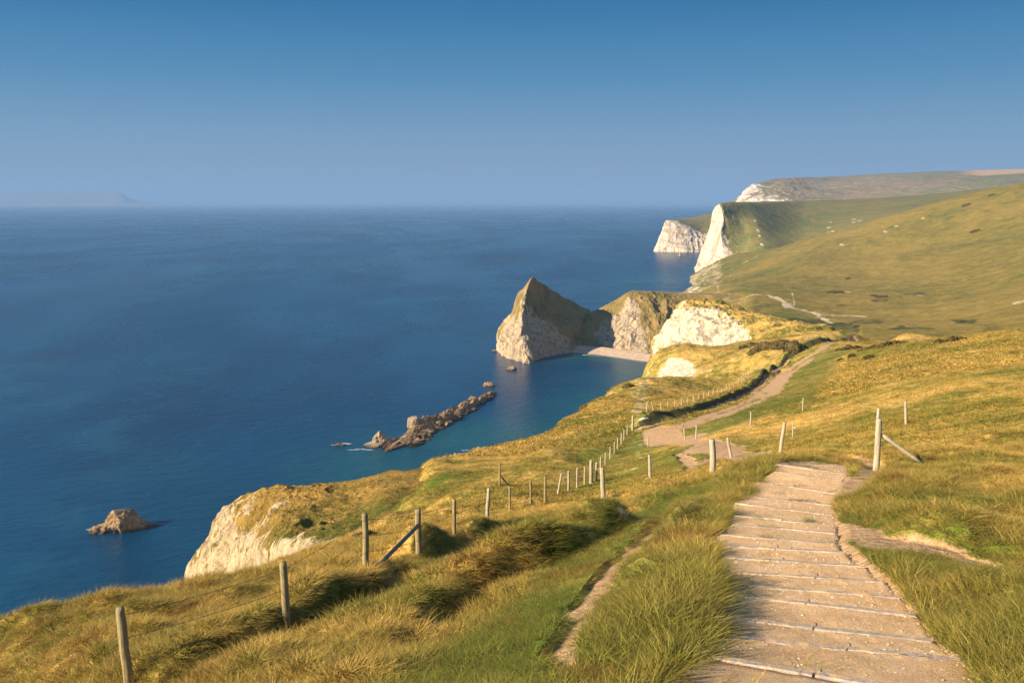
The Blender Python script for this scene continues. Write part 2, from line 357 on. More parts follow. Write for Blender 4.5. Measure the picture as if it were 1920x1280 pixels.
NEAR = [
 # bottom edge and near ground
 (1330,1280,5.6),(1345,1242,6.1),(1360,1157,7.7),(1362,1073,10.0),(1358,1004,12.9),(1375,947,17),(1400,928,19),(1465,864,23.8),
 (1900,1262,5.9),(1815,1240,6.3),(1740,1180,7.5),(1710,1150,8.0),(1625,1060,10.2),(1562,1000,13),(1565,950,16.5),(1600,885,22),(1643,880,25),
 (1200,1280,5.9),(1200,1130,8.6),(1250,1000,14.2),(1330,893,32),(1300,940,21),
 (960,1280,6.9),(700,1280,8.2),(450,1280,10),(240,1292,11.6),(0,1290,14),(-250,1330,16),
 (538,1190,13.5),(688,1105,18),(785,1045,22.5),(851,1008,26.5),(915,977,31),(956,958,34.5),(995,945,37.5),(1022,940,38.5),(1048,925,43),(1082,914,50),
 (1108,907,56),(1135,872,72),(1160,840,80),(1186,806,88),(1130,940,33),(1218,901,40),(1370,858,39),(1463,856,36),(1420,866,33),
 (800,1200,10.5),(900,1100,14.5),(1000,1100,12.5),(1000,1000,24),(1100,1000,19),(1150,950,28),
 # right slope
 (1950,1180,6.9),(1900,1100,8.8),(1900,1000,12.5),(1780,1000,12.3),(1780,920,17.5),(1900,900,19),(2100,1000,11.5),(2150,800,30),(1700,870,25.5),(1800,820,31),(1900,800,35),(1697,795,44),
 (1900,750,48),(1900,700,68),(1900,655,98),(1900,622,140),(2100,650,90),(2100,600,130),(1700,740,64),(1750,690,88),(1700,665,130),(1750,640,165),
 (1505,772,76),(1600,740,78),(1486,820,58),(1407,797,74),(1600,700,105),(1500,730,112),(1550,690,140),(1600,660,180),(1650,645,215),
 # lower path, track
 (1310,832,60),(1350,845,50),(1400,858,41),(1250,805,84),(1210,800,88),(1300,775,102),(1400,742,128),(1450,705,163),(1500,665,215),(1560,640,265),(1600,633,285),(1680,632,280),
 # seaward plateau
 (1100,800,104),(1140,770,120),(1200,750,140),(1300,735,160),(1400,718,182),(1180,722,172),(1300,714,190),(1400,705,203),(1250,716,185),
 (1450,670,225),(1400,680,228),(1350,680,240),(1300,690,245),(1450,640,275),(1400,642,300),(1500,632,300),(1340,652,300),(1290,658,315),(1250,668,320),(1236,712,256),(1262,683,274),(1300,690,262),(1215,680,292),
 (1560,624,330),
 # slope between fence and sea silhouette
 (760,1000,29),(850,935,50),(937,908,46),(1000,880,60),(1050,845,78),(900,880,66),(800,900,64),(1090,820,95),(760,940,50),
 (1035,811,111),(1000,821,104),(950,835,97),(900,846,90),(850,856,84),(800,866,78),(1060,784,122),(1100,761,140),(1140,740,160),
 (850,872,76),(880,868,76),(900,864,78),(950,855,82),(850,884,70),(800,880,72),(950,872,72),(1000,842,84),(900,900,58),(850,908,57),(900,892,62),(980,860,76),(820,892,66),
 # near brow on the left
 (100,1155,17.5),(0,1190,16.5),(235,1135,18.8),(350,1106,21),(480,1075,24.5),(600,1038,30),(690,1000,35.5),(-200,1260,16),
 (400,1180,14.5),(200,1220,13.8),
]
EXT = []
BROW = [(-420,1330,15),(-200,1260,16),(0,1190,16.5),(100,1155,17.5),(235,1135,18.8),(350,1106,21),(480,1075,24.5),(600,1038,30),(680,1003,37),(725,960,50),(735,900,68),(800,866,79),(850,856,84),(900,846,90),(950,835,97),
 (1000,821,104),(1035,811,111),(1060,784,122),(1100,761,140),(1140,740,160),(1178,721,190),(1192,708,235),(1205,690,272),(1222,673,315),(1245,662,350)]
# ground beyond the brows carries on falling gently; the cliff itself is cut below
for (px, py, Y) in BROW[1:-2]:
    u, t = ray(px, py)
    for k, dt in ((1.3, 0.035), (2.0, 0.10)):
        if Y * k < 330: EXT.append((u, Y * k, HC - Y * k * (t + dt)))
for u in (-.75, -.5, -.3, -.1, 0.0, 0.08): EXT.append((u, 400, 5)); EXT.append((u, 250, 25))
for (px, py, Y) in [(1290,658,315),(1340,652,305),(1400,642,305),(1250,668,322)]:
    u, t = ray(px, py); EXT.append((u, 365, HC - 365 * (t + 0.03)))
for px in (1300,1400): 
    u, t = ray(px, 708); EXT.append((u, 215, HC - 215 * (t + 0.012)))
for (px, py, Y) in [(1900,622,140),(2100,600,130),(1750,640,165),(1650,645,215)]:
    u, t = ray(px, py)
    for k, dt in ((1.3, 0.012), (1.9, 0.03)): EXT.append((u, Y * k, HC - Y * k * (t + dt)))
near = HF(NEAR, -0.80, 0.80, 2.0, 420, 1150, 1150, lam=2e-5, extra=EXT)
brow_w = [un(*q)[:2] for q in BROW]
def m_brow(x, y):
    d, sd, _ = pdist(x, y, brow_w); q = np.where(sd > 0, d, 0) + 0.0
    k = 1.0 + 1.8 * sm(45, 66, y) - 0.8 * sm(110, 160, y); return -k * (np.sqrt(q * q + 0.3) - 0.548) * (1 + 0.15 * noise(x / 9, y / 9, s=77))
near.mods.append(m_brow)
H = near.hit
def PL(pts, hf=None, **k): return [(hf or near).hit(a, b, **k) for a, b in pts]

# step edges: pixel end points on the ground, nearest first
STEPS = [((1318,1236),(1830,1310)),((1345,1193),(1812,1237)),((1352,1158),(1742,1200)),((1362,1117),(1712,1152)),((1368,1097),(1682,1117)),((1372,1074),(1650,1087)),
 ((1362,1047),(1612,1058)),((1362,1026),(1578,1033)),((1356,1005),(1562,1016)),((1378,985),(1564,997)),((1380,970),(1562,981)),((1382,947),(1560,962)),
 ((1392,933),(1568,944)),((1418,907),(1574,922)),((1455,887),(1578,898)),((1458,872),(1585,887)),((1460,864),(1590,874))]
stepw = [(H(*a), H(*b)) for a, b in STEPS]
# centre line of the stairs
mids = [((a[0] + b[0]) / 2, (a[1] + b[1]) / 2) for a, b in stepw]
d0 = np.array(mids[0]) - np.array(mids[1]); d0 /= np.linalg.norm(d0)
stair_line = [tuple(np.array(mids[0]) + d0 * 4)] + mids
bankA = PL([(250,1330),(440,1235),(620,1172),(720,1115),(800,1058),(870,1020),(960,985)])
bankB = PL([(620,1290),(760,1185),(860,1130),(960,1090),(1070,1040),(1160,992)])
bankC = PL([(1190,808),(1204,798),(1253,784),(1289,776),(1345,759),(1390,740),(1418,720),(1445,694),(1470,671),(1495,656),(1535,643),(1590,626)])
trailT = PL([(1030,1300),(1065,1210),(1092,1130),(1140,1072),(1200,1018),(1290,945)])
trailR = PL([(1560,985),(1620,1010),(1700,1026),(1800,1042),(1860,1058),(1960,1090)])
trailB = PL([(1585,925),(1625,895),(1645,882),(1615,864),(1575,858)])
trailC = PL([(1312,840),(1275,850),(1290,862),(1298,880)])
lowpath = PL([(1462,863),(1400,857),(1365,845),(1330,838),(1312,830),(1290,822)])
junction = PL([(1203,808),(1240,798),(1275,800),(1308,832),(1262,830),(1218,838),(1206,832)])
trk1 = PL([(1240,805),(1300,790),(1360,768),(1410,748),(1445,722),(1475,695),(1502,675),(1540,655),(1600,634)])
trk2 = PL([(1205,802),(1260,789),(1330,768),(1400,742),(1428,722),(1450,700),(1480,672)])
trk3 = PL([(1290,800),(1345,782),(1400,762),(1445,742),(1465,712),(1500,688),(1520,672)])
lane = PL([(1280,815),(1350,790),(1420,765),(1480,735),(1500,705),(1530,678),(1570,655)])
greenA = PL([(860,1300),(960,1195),(1050,1115),(1130,1040),(1250,955),(1330,905)])
greenB = PL([(1250,1300),(1250,1150),(1280,1050),(1330,960),(1400,900),(1450,866)])
greenC = PL([(1590,980),(1640,1060),(1760,1180),(1900,1300)])
GR = [PL(p) for p in ([(1150,850),(1230,880),(1290,860)], [(1500,665),(1700,660)], [(1170,800),(1100,830)], [(1640,900),(1750,880),(1700,980)])]
slips = [PL([(1300,690),(1236,706)])]
def bankf(x, y, line, h, wl, wr, off=0.0, jit=0.4, ns=2.1, na=0.5):
    d, sd, fr = pdist(x, y, line); n = noise(x / (wl * 0.9), y / (wl * 0.9), s=5) * jit * wl * 0.5
    q = d * sd + n + off
    h = h * (1 - na / 2 + na * noise(x / ns, y / ns, s=6))
    f = np.where(q > 0, np.exp(-(q / wl) ** 2), np.exp(-(q / wr) ** 2)) * sm(0, 0.1, fr) * sm(1.0, 0.9, fr)
    return h * f
_dc = {}
def D(key, x, y):
    k = (key, x.shape, float(x.flat[0]), float(y.flat[-1]))
    if k not in _dc: _dc[k] = pdist(x, y, LN[key])
    return _dc[k]
LN = dict(stair=stair_line, T=trailT, Rr=trailR, B=trailB, C=trailC, low=lowpath, t1=trk1, t2=trk2, t3=trk3, lane=lane, gA=greenA, gB=greenB, gC=greenC)
def dirt_field(x, y):
    """1 on bare ground"""
    f = np.zeros(x.shape)
    def line(k, r, s, amp=1.0):
        nonlocal f
        d, _, fr = D(k, x, y); d = d + noise(x / (r * 2), y / (r * 2), s=9) * r * 0.5
        f = np.maximum(f, amp * sm(r + s, r - s, d))
    line('T', 0.21, 0.07, 1.0); line('Rr', 0.38, 0.12, 1.0); line('B', 0.42, 0.2); line('C', 0.35, 0.15); line('low', 1.6, 0.4)
    line('t1', 1.0, 0.4); line('t2', 0.45, 0.2, .95); line('t3', 1.2, 0.6, 0.72)
    f = np.maximum(f, polymask(x, y, junction, 0.5))
    d, _, fr = D('stair', x, y); f = np.maximum(f, sm(1.02, 0.92, d))
    return f
def m_detail(x, y):
    f = np.maximum(sm(1.9, 1.2, D('stair', x, y)[0]), 0)
    dirt = dirt_field(x, y)
    k = (1 - f) * (1 - 0.75 * dirt)
    short = np.maximum(sm(1.0, 0.5, D('gA', x, y)[0]), sm(7, 3.5, D('lane', x, y)[0]))
    k = k * (1 - 0.7 * short)
    near_ = sm(70, 25, y); far_ = sm(85, 190, y)
    a = fbm(x / 3.2, y / 3.2, o=4, s=1) * 0.30 + np.maximum(fbm(x / 0.8, y / 0.8, o=3, s=2), -0.1) * 0.24 * near_ + fbm(x / 0.33, y / 0.33, o=2, s=22) * 0.07 * sm(25, 12, y)
    terr = fbm(x / 7 + y / 30, y / 2.6 - x / 7, o=3, s=3, ridge=True) * 0.16
    b = fbm(x / 22, y / 22, o=5, s=4) * 1.3 * far_ + fbm(x / 4, y / 4, o=3, s=14, ridge=True) * 0.35 * far_
    return (a + terr + b * (0.35 + 0.65 * k)) * k - 0.10 * sm(0.25, 0.8, dirt) * (1 - f) - 0.10 * sm(1.02, 0.80, D('stair', x, y)[0])
near.mods.append(m_detail)
near.mods.append(lambda x, y: bankf(x, y, bankA, 0.72, 1.5, 0.30))
near.mods.append(lambda x, y: bankf(x, y, bankB, 0.60, 1.3, 0.28))
near.mods.append(lambda x, y: bankf(x, y, bankC, 1.15, 3.2, 0.9, off=0.0, jit=0.0, ns=14.0, na=0.25))
near.mods.append(lambda x, y: -0.5 * np.exp(-((pdist(x, y, bankC)[0]) / 1.3) ** 2) * 0)
# grassy shoulder beside the stairs (left) and the slight bank on the right
def shoulder(x, y):
    d, sd, fr = D('stair', x, y)
    return 0.07 * np.exp(-((d - 1.75) / 0.5) ** 2) * (sd > 0) + 0.06 * np.exp(-((d - 1.8) / 0.5) ** 2) * (sd < 0)
near.mods.append(shoulder)

x, y = near.grid()
z = near.z(x, y)
dirt = dirt_field(x, y)
green = np.zeros(x.shape)
green = np.maximum(green, 0.85 * sm(1.3, 0.4, D('gA', x, y)[0])); green = np.maximum(green, 0.55 * sm(1.6, 0.5, D('gB', x, y)[0]))
green = np.maximum(green, 0.65 * sm(2.2, 0.6, D('gC', x, y)[0])); green = np.maximum(green, 0.62 * sm(6.5, 3.5, D('lane', x, y)[0]))
for g_, r_ in zip(GR, (6, 10, 8, 1.8)): green = np.maximum(green, 0.55 * sm(r_, r_ * 0.3, pdist(x, y, g_)[0]))
nearr = sm(40, 25, y) * (pdist(x, y, bankA)[1] < 0)
green = np.maximum(green, nearr * 0.6 * sm(-0.02, 0.25, fbm(x / 2.6, y / 2.6, o=3, s=33)))
green = np.clip(green * (1 + 0.6 * fbm(x / 2, y / 2, o=3, s=30)), 0, 1)
dC, sC, fC = pdist(x, y, bankC); qC = dC * sC; scrub = 0.85 * sm(-2.6, -1.8, qC) * sm(0.5, -0.3, qC) * sm(0, .02, fC) * sm(1, .95, fC); green = np.maximum(green, 0.5 * sm(1.8, 0.8, pdist(x, y, bankC)[0]))  # dark scrub tint also paints in the shade on the bank's right side
chalk = np.zeros(x.shape)
slip1 = PL([(1226,713),(1238,692),(1258,672),(1300,680),(1300,706)])
slip2 = PL([(1175,715),(1200,685),(1225,672),(1235,680),(1205,705)])
slip3 = PL([(1300,690),(1360,690),(1330,706),(1290,708)])
chalk = np.maximum(chalk, 1.05 * polymask(x, y, slip1, 3)); chalk = np.maximum(chalk, 0.45 * polymask(x, y, slip2, 4)); chalk = np.maximum(chalk, 0.38 * polymask(x, y, slip3, 4))
steep = np.maximum(sm(78, 60, z) * sm(30, 60, y), 0)
chalk = np.maximum(chalk, 0.45 * steep * (y < 320) * sm(0.16, 0.12, x / y))
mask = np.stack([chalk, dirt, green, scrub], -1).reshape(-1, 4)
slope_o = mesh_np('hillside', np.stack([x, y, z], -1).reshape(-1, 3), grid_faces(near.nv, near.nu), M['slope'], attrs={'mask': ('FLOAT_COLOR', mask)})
tag(slope_o, 'grassy coastal slope falling from the viewpoint to the cliff edge', 'hillside', kind='structure')
# ground visibility for grass placement
tt = (HC - z) / y; vis = tt <= np.minimum.accumulate(tt, axis=0) + 1.8 / y + 0.006

# ------------------------------------------------------------------ the far hillside height field
HILL = [
 (1230,547,745),(1290,548,742),(1350,550,735),(1420,554,710),(1475,563,655),(1480,580,600),(1540,592,565),(1600,598,545),(1560,606,520),(1480,600,540),(1420,585,590),(1380,570,640),
 (1700,602,520),(1650,614,470),(1700,622,400),(1640,622,420),(1780,615,420),(1900,606,380),(2050,585,330),(1800,626,350),(1900,640,300),(1640,630,360),
 (1600,570,640),(1560,560,680),(1700,570,640),(1800,575,560),(1900,568,480),(2050,540,430),(1920,550,540),
 (1500,540,790),(1600,520,840),(1700,500,860),(1800,470,880),(1900,430,900),(2050,380,880),(1400,530,930),(1350,535,980),(1430,510,1030),(1500,490,1000),(1600,470,1010),(1700,445,1010),(1800,415,1010),(1900,375,1010),
 (1430,476,1250),(1500,452,1230),(1560,436,1210),(1620,421,1190),(1680,402,1170),(1740,384,1150),(1800,368,1130),(1860,356,1110),(1920,344,1090),(2050,325,1050),
 (1290,541,1120),(1340,527,1120),(1380,500,1230),(1370,515,1140),(1310,532,1120),(1400,486,1250),
]
HX = []
for px, z_ in ((1470,30),(1560,28),(1700,40),(1850,70),(2050,90)): HX.append((ray(px, 450)[0], 1400, z_))
for px in (1200,1225,1250): 
    HX += [(ray(px, 560)[0], 850, -10), (ray(px, 560)[0], 1000, -14), (ray(px, 560)[0], 1200, -14)]
HX += [(ray(1270, 540)[0], 1130, -6), (ray(1278, 540)[0], 1250, -8), (ray(1300, 540)[0], 1290, 2), (ray(1270, 540)[0], 1400, -12), (ray(1280, 545)[0], 1000, -2), (ray(1300,545)[0], 860, 12), (ray(1260,545)[0], 820, 0),
       (ray(1350,545)[0], 860, 30), (ray(1330, 540)[0], 1340, 20), (ray(1380,540)[0], 1370, 35)]
HX += [(u_, y_, z_) for u_, y_, z_ in ((.82,330,95),(.82,600,135),(.82,900,165),(.82,1100,180),(.82,1400,150),(1.0,330,100),(1.0,600,150),(1.0,900,185),(1.0,1100,200),(1.0,1400,170))]
hill = HF(HILL, 0.12, 1.02, 290, 1420, 800, 520, lam=2e-5, extra=HX, ku=2.0)
hill.mods.append(lambda x, y: fbm(x / 70, y / 70, o=5, s=40) * 3.2 + fbm(x / 25 + y / 60, y / 12 - x / 20, o=3, s=41, ridge=True) * 0.7 + fbm(x / 6, y / 6, o=2, s=42) * 0.35)
hill.mods.append(lambda x, y: -55 * sm(0.275, 0.200, x / y) * sm(790, 745, y) - 60 * sm(0.40, 0.33, x / y) * sm(500, 400, y))
HP = lambda pts, **k: [hill.hit(a, b, **k) for a, b in pts]
x, y = hill.grid(); z = hill.z(x, y)
dirt = np.zeros(x.shape); chalk = np.zeros(x.shape); green = np.zeros(x.shape); scrub = np.zeros(x.shape)
wtrack = HP([(1230,548),(1290,549),(1340,551),(1390,553),(1430,556),(1460,560),(1480,568)])
def lin(line, r, s, n=0.4):
    d = pdist(x, y, line)[0] + noise(x / (r * 3), y / (r * 3), s=50) * r * n
    return sm(r + s, r - s, d)
chalk = np.maximum(chalk, 0.95 * lin(wtrack[3:], 2.2, 1.0)); dirt = np.maximum(dirt, 0.9 * lin(wtrack, 1.6, 0.6))
chalk = np.maximum(chalk, polymask(x, y, HP([(1466,567),(1480,566),(1490,578),(1470,579),(1468,572)]), 1.5))
chalk = np.maximum(chalk, lin(HP([(1488,577),(1505,582),(1535,590),(1560,592),(1618,596)]), 3.2, 1.5)); chalk = np.maximum(chalk, 0.7 * lin(HP([(1535,590),(1538,600),(1560,608)]), 1.6, 1.0))
chalk = np.maximum(chalk, 0.6 * lin(HP([(1487,576),(1490,566),(1484,552)]), 0.8, 0.5))
chalk = np.maximum(chalk, 0.9 * polymask(x, y, HP([(1634,620),(1652,620),(1662,628),(1642,628)]), 1.5))
chalk = np.maximum(chalk, 0.95 * polymask(x, y, HP([(1898,567),(1922,561),(1926,566),(1904,572)]), 1.2))
chalk = np.maximum(chalk, 0.5 * lin(HP([(1330,531),(1355,512),(1385,498),(1425,478)]), 2.2, 1.0))
chalk = np.maximum(chalk, 0.5 * lin(HP([(1348,546),(1345,535),(1358,522),(1400,495)]), 1.2, 0.8))
coast = HP([(1287,543),(1292,528),(1312,510),(1345,498)])
chalk = np.maximum(chalk, 0.55 * lin(coast, 22, 22)); chalk = np.where(z < 28, np.maximum(chalk, 0.45 * (y > 1000) * (x / y < 0.235)), chalk)
dirt = np.maximum(dirt, 0.5 * lin(HP([(1420,478),(1500,470),(1600,448),(1700,425)]), 2.0, 1.5))
green = np.maximum(green, 0.5 * polymask(x, y, HP([(1430,590),(1480,575),(1540,600),(1520,612),(1450,602)]), 6))
scrub = np.maximum(scrub, 0.85 * polymask(x, y, HP([(1470,596),(1530,600),(1600,610),(1655,626),(1600,632),(1540,628),(1490,612)]), 5))
for (px, py, rx, ry) in [(1565,548,26,4),(1720,555,20,4),(1570,572,20,3.5),(1650,567,24,3.5),(1700,556,18,3),(1828,434,14,3),(1810,385,12,3),(1590,523,9,2.5),(1640,480,5,2),(1860,365,10,2),
                         (1700,618,60,3),(1800,605,40,3),(1440,480,10,2),(1620,608,50,4),(1500,555,6,1.5),(1455,480,8,2),(1600,460,8,2),(1760,500,9,2)]:
    P_ = HP([(px - rx, py + ry * 0.6), (px - rx * 0.2, py - ry), (px + rx, py - ry), (px + rx * 0.7, py + ry), (px, py + ry)])
    scrub = np.maximum(scrub, (0.5 if px < 1700 or py < 600 else 0.7) * polymask(x, y, P_, 4))
for (px, py) in [(1578,459),(1660,437),(1720,540),(1725,558),(1810,525),(1590,548),(1680,426),(1730,410)]:
    P_ = hill.hit(px, py); chalk = np.maximum(chalk, 0.8 * sm(3.0, 1.0, np.hypot(x - P_[0], (y - P_[1]) * 0.35)))
mask = np.stack([chalk, dirt, green, scrub], -1).reshape(-1, 4)
hill_o = mesh_np('hills', np.stack([x, y, z], -1).reshape(-1, 3), grid_faces(hill.nv, hill.nu), M['hill'], attrs={'mask': ('FLOAT_COLOR', mask)})
tag(hill_o, 'smooth green down rising to the right behind the valley', 'hill', kind='structure')

# ------------------------------------------------------------------ parametric rock/cliff patches
def cr(P, n):
    """Catmull-Rom along axis 0, n samples"""
    P = np.asarray(P, float); k = len(P)
    t = np.linspace(0, k - 1, n); i = np.minimum(t.astype(int), k - 2); f = t - i
    g = lambda j: P[np.clip(j, 0, k - 1)]
    sh = (n,) + (1,) * (P.ndim - 1); f = f.reshape(sh)
    a, b, c, d = g(i - 1), g(i), g(i + 1), g(i + 2)
    a = np.where((i == 0).reshape(sh), 2 * b - c, a); d = np.where((i == k - 2).reshape(sh), 2 * c - b, d)
    d0, d1, d2 = b - a, c - b, d - c
    def tg(p, q):
        m = (p + q) / 2; lim = 2 * np.minimum(np.abs(p), np.abs(q))
        return np.where(p * q <= 0, 0, np.sign(m) * np.minimum(np.abs(m), lim))
    m0, m1 = tg(d0, d1), tg(d1, d2)
    return (2*f**3 - 3*f**2 + 1) * b + (f**3 - 2*f**2 + f) * m0 + (-2*f**3 + 3*f**2) * c + (f**3 - f**2) * m1
def patch(name, rows, nr, nc, mat, amp, scale, flute=0.0, label='', cat='', seed=0, kind='structure', post=None, zs=1.0, sink=0, sinkw=0.14):
    """rows: list of rows; each control (px,py,Y,chalk,rough[,green,scrub,dirt]) or ('w',x,y,z,chalk,rough,...)"""
    G = []
    for r in rows:
        rr = []
        for c in r:
            if c[0] == 'w': p = list(c[1:4]); q = list(c[4:])
            elif c[0] == 'z':                      # ('z', px, Y, z): pixel column, distance, height
                p = [ray(c[1], 560)[0] * c[2], c[2], c[3]]; q = list(c[4:])
            else: p = list(un(*c[:3])); q = list(c[3:])
            q = (q + [0] * 5)[:5]; rr.append(p + q)
        G.append(rr)
    G = np.array(G, float)
    A = cr(G, nr); A = np.swapaxes(cr(np.swapaxes(A, 0, 1), nc), 0, 1)
    V = A[..., :3].copy(); q = np.clip(A[..., 3:], 0, 3)
    du = np.gradient(V, axis=1); dv = np.gradient(V, axis=0); n = np.cross(du, dv); n /= np.linalg.norm(n, axis=-1)[..., None] + 1e-9
    if n[..., 1].mean() > 0 and abs(n[..., 1].mean()) > 0.1 or n[..., 2].mean() < -0.3: n = -n
    X, Y, Z = V[..., 0] / scale, V[..., 1] / scale, V[..., 2] / scale
    d = fbm(X, Y, Z * zs + 0.37, o=5, s=seed + 60)
    if flute: d = d + flute * fbm(X * 2.4, Y * 2.4, Z * 0.35 + 0.61, o=4, s=seed + 80, ridge=True)
    d = d - d.mean()
    V += n * (d * amp * q[..., 1])[..., None]
    if sink: V[..., 2] -= sink * sm(1 - sinkw, 1.0, np.linspace(0, 1, nc))[None]
    if post: V, q = post(V, q)
    mask = np.stack([q[..., 0], q[..., 4], q[..., 2], q[..., 3]], -1).reshape(-1, 4)
    o = mesh_np(name, V.reshape(-1, 3), grid_faces(nr, nc), mat, attrs={'mask': ('FLOAT_COLOR', mask)})
    return tag(o, label, cat, kind=kind)
def spots(o, pts, ch=0, val=0.9):
    """bare patches at real places on a terrain mesh: (px,py,radius in metres along x, y)"""
    me = o.data; n = len(me.vertices); co = np.zeros(n * 3, np.float32); me.vertices.foreach_get('co', co); co = co.reshape(-1, 3).astype(float)
    mk = np.zeros(n * 4, np.float32); me.attributes['mask'].data.foreach_get('color', mk); mk = mk.reshape(-1, 4)
    dz = co[:, 2] - HC; f = co[:, 1] * CT - dz * ST; up = co[:, 1] * ST + dz * CT
    X = 960 + FPX * co[:, 0] / f; Y_ = 640 - FPX * up / f
    for q in pts:
        px, py, rx, ry = q[:4]; e = (X - px) ** 2 + (Y_ - py) ** 2; e[f < 0] = 1e9; i = int(np.argmin(e)); c = co[i]
        d = np.sqrt(((co[:, 0] - c[0]) / rx) ** 2 + ((co[:, 1] - c[1]) / (ry * 3)) ** 2 + ((co[:, 2] - c[2]) / ry) ** 2)
        d = d + 0.4 * noise(co[:, 0] / rx * 1.5, co[:, 2] / ry * 1.5, s=int(px))
        mk[:, ch] = np.maximum(mk[:, ch], val * sm(1.3, 0.6, d))
    me.attributes['mask'].data.foreach_set('color', mk.ravel())
# -- bluff in front, left of centre (chalk nose with a grass bowl)
patch('bluff', [
 [('z',300,100,0,.9,1),('z',330,104,5,.9,1),('z',370,104,20,.8,1),('z',430,104,40,.3,1),('z',510,100,60,.2,.8),('z',590,98,60,0,.6),('z',680,98,60,0,.5),('z',760,98,60,0,.5),('z',900,100,66,0,.3)],
 [('z',310,95,30,.9,1),(350,1080,88,.85,1),(385,1030,86,.8,1),(420,975,84,.75,1),(500,935,82,.45,.7),(590,912,82,.1,.5),(680,897,80,.0,.4),(760,882,79,0,.4),(900,845,90,0,.3)],
 [(330,1110,82,.8,1),(357,1085,79,.85,1.2),(392,1015,78,.85,1.2),(432,958,77,.85,1.2),(508,922,76,.5,1),(575,911,76,.30,.8),(650,907,74,.0,.6),(740,888,74,0,.4),(900,847,87,0,.3)],
 [(345,1130,78,.8,1),(375,1090,74,.8,1.3),(405,1040,73,.8,1.3),(445,1000,72,.85,1.3),(515,950,71,.45,1),(585,935,71,.32,.8),(660,925,70,.1,.6),(750,905,69,0,.4),(900,868,76,0,.3)],
 [(355,1150,76,.8,1),(390,1110,71,.9,1.3),(425,1080,69,.95,1.3),(470,1035,67,.85,1.3),(525,990,65,.42,1),(600,975,64,.25,.8),(670,965,62,.12,.6),(745,935,60,0,.4),(900,884,68,0,.3)],
 [(370,1170,74,.9,1),(410,1140,69,.95,1),(455,1105,66,1,1),(510,1060,62,.95,1),(560,1015,57,.75,.8),(625,1000,54,.25,.6),(690,985,51,.1,.5),(750,960,50,0,.3),(900,905,58,0,.2)],
 [(380,1200,73,.9,1),(425,1170,68,.95,1),(480,1135,64,1,1),(530,1085,60,1,.5),(570,1052,50,1,.3),(640,1022,46,.95,.3),(690,1000,44,.45,.3),(755,978,42,0,.3),(900,925,48,0,.2)],
 [('z',400,70,20,.9,1),('z',440,64,40,.9,1),('z',500,58,50,1,1),('z',540,55,60,.9,.5),('z',580,47,70,.9,.3),('z',640,42,85,.6,.3),('z',700,38,93,.1,.3),('z',760,35,95,0,.2),('z',900,44,93,0,.2)],
], 420, 520, M['bluff'], 0.62, 4.5, 0.9, 'chalk bluff with a brown grass bowl above the sea, left of the fence', 'bluff', seed=3)

# -- big white chalk cliff right of the cove
patch('chalk_cliff', [
 [('z',1200,470,0,.6,1),('z',1225,450,20,.8,1),('z',1290,430,30,.8,1),('z',1340,410,35,.9,1),('z',1390,390,40,.6,1),('z',1430,370,45,.2,.5),('z',1500,345,55,0,.4),('z',1570,335,60,0,.4),('z',1660,320,60,0,.3)],
 [(1212,678,450,.35,1),(1238,668,440,.6,1),(1275,664,412,.8,1),(1330,656,396,.9,1),(1380,648,378,.8,1),(1425,634,358,.2,.5),(1490,630,335,0,.4),(1560,628,322,0,.4),(1650,632,315,0,.3)],
 [(1222,660,455,.5,1),(1243,640,445,.9,1),(1285,630,425,.95,1),(1340,625,408,.95,1),(1388,622,390,.7,1),(1428,617,372,.2,.5),(1490,616,350,0,.4),(1560,622,335,0,.4),(1650,628,325,0,.3)],
 [(1232,640,460,.5,1),(1250,612,452,.9,1),(1292,600,438,.8,1),(1345,600,420,.85,1),(1388,606,402,.45,.8),(1430,604,385,.08,.5),(1490,609,365,0,.4),(1560,618,345,0,.4),(1650,624,335,0,.3)],
 [(1250,610,468,.5,1),(1268,585,462,.7,1),(1300,583,452,.62,1),(1345,588,432,.5,.9),(1390,594,415,.25,.6),(1430,597,398,.05,.4),(1490,604,378,0,.3,.2),(1560,615,356,0,.3,0,.2),(1650,621,345,0,.3)],
 [(1265,597,474,.4,1),(1280,575,470,.4,1),(1305,574,466,.3,1),(1350,579,450,.2,.7),(1392,585,430,.08,.4),(1430,591,415,0,.4),(1490,601,392,0,.3,0,.6),(1560,612,370,0,.3,0,.5),(1640,620,358,0,.3,0,.4)],
 [('z',1272,484,55,.3,1),('z',1288,482,62,.1,.5),('z',1312,482,63,.1,.5),('z',1352,470,62,0,.5),('z',1392,455,60,0,.5),('z',1430,440,58,0,.4),('z',1490,415,56,0,.4,0,1),('z',1560,392,55,0,.4,0,1),('z',1630,380,56,0,.4,0,.9)],
 [('z',1275,500,20,.3,1),('z',1290,500,30,0,.5),('z',1315,505,40,0,.5),('z',1355,505,42,0,.5),('z',1392,495,42,0,.5),('z',1430,480,42,0,.4),('z',1490,455,44,0,.4),('z',1560,430,46,0,.4),('z',1630,420,46,0,.4)],
], 360, 620, M['mid'], 3.4, 17.0, 1.2, 'big bright white chalk cliff with grass on top, right of the sandy cove', 'cliff', seed=11, sink=45, sinkw=0.13)

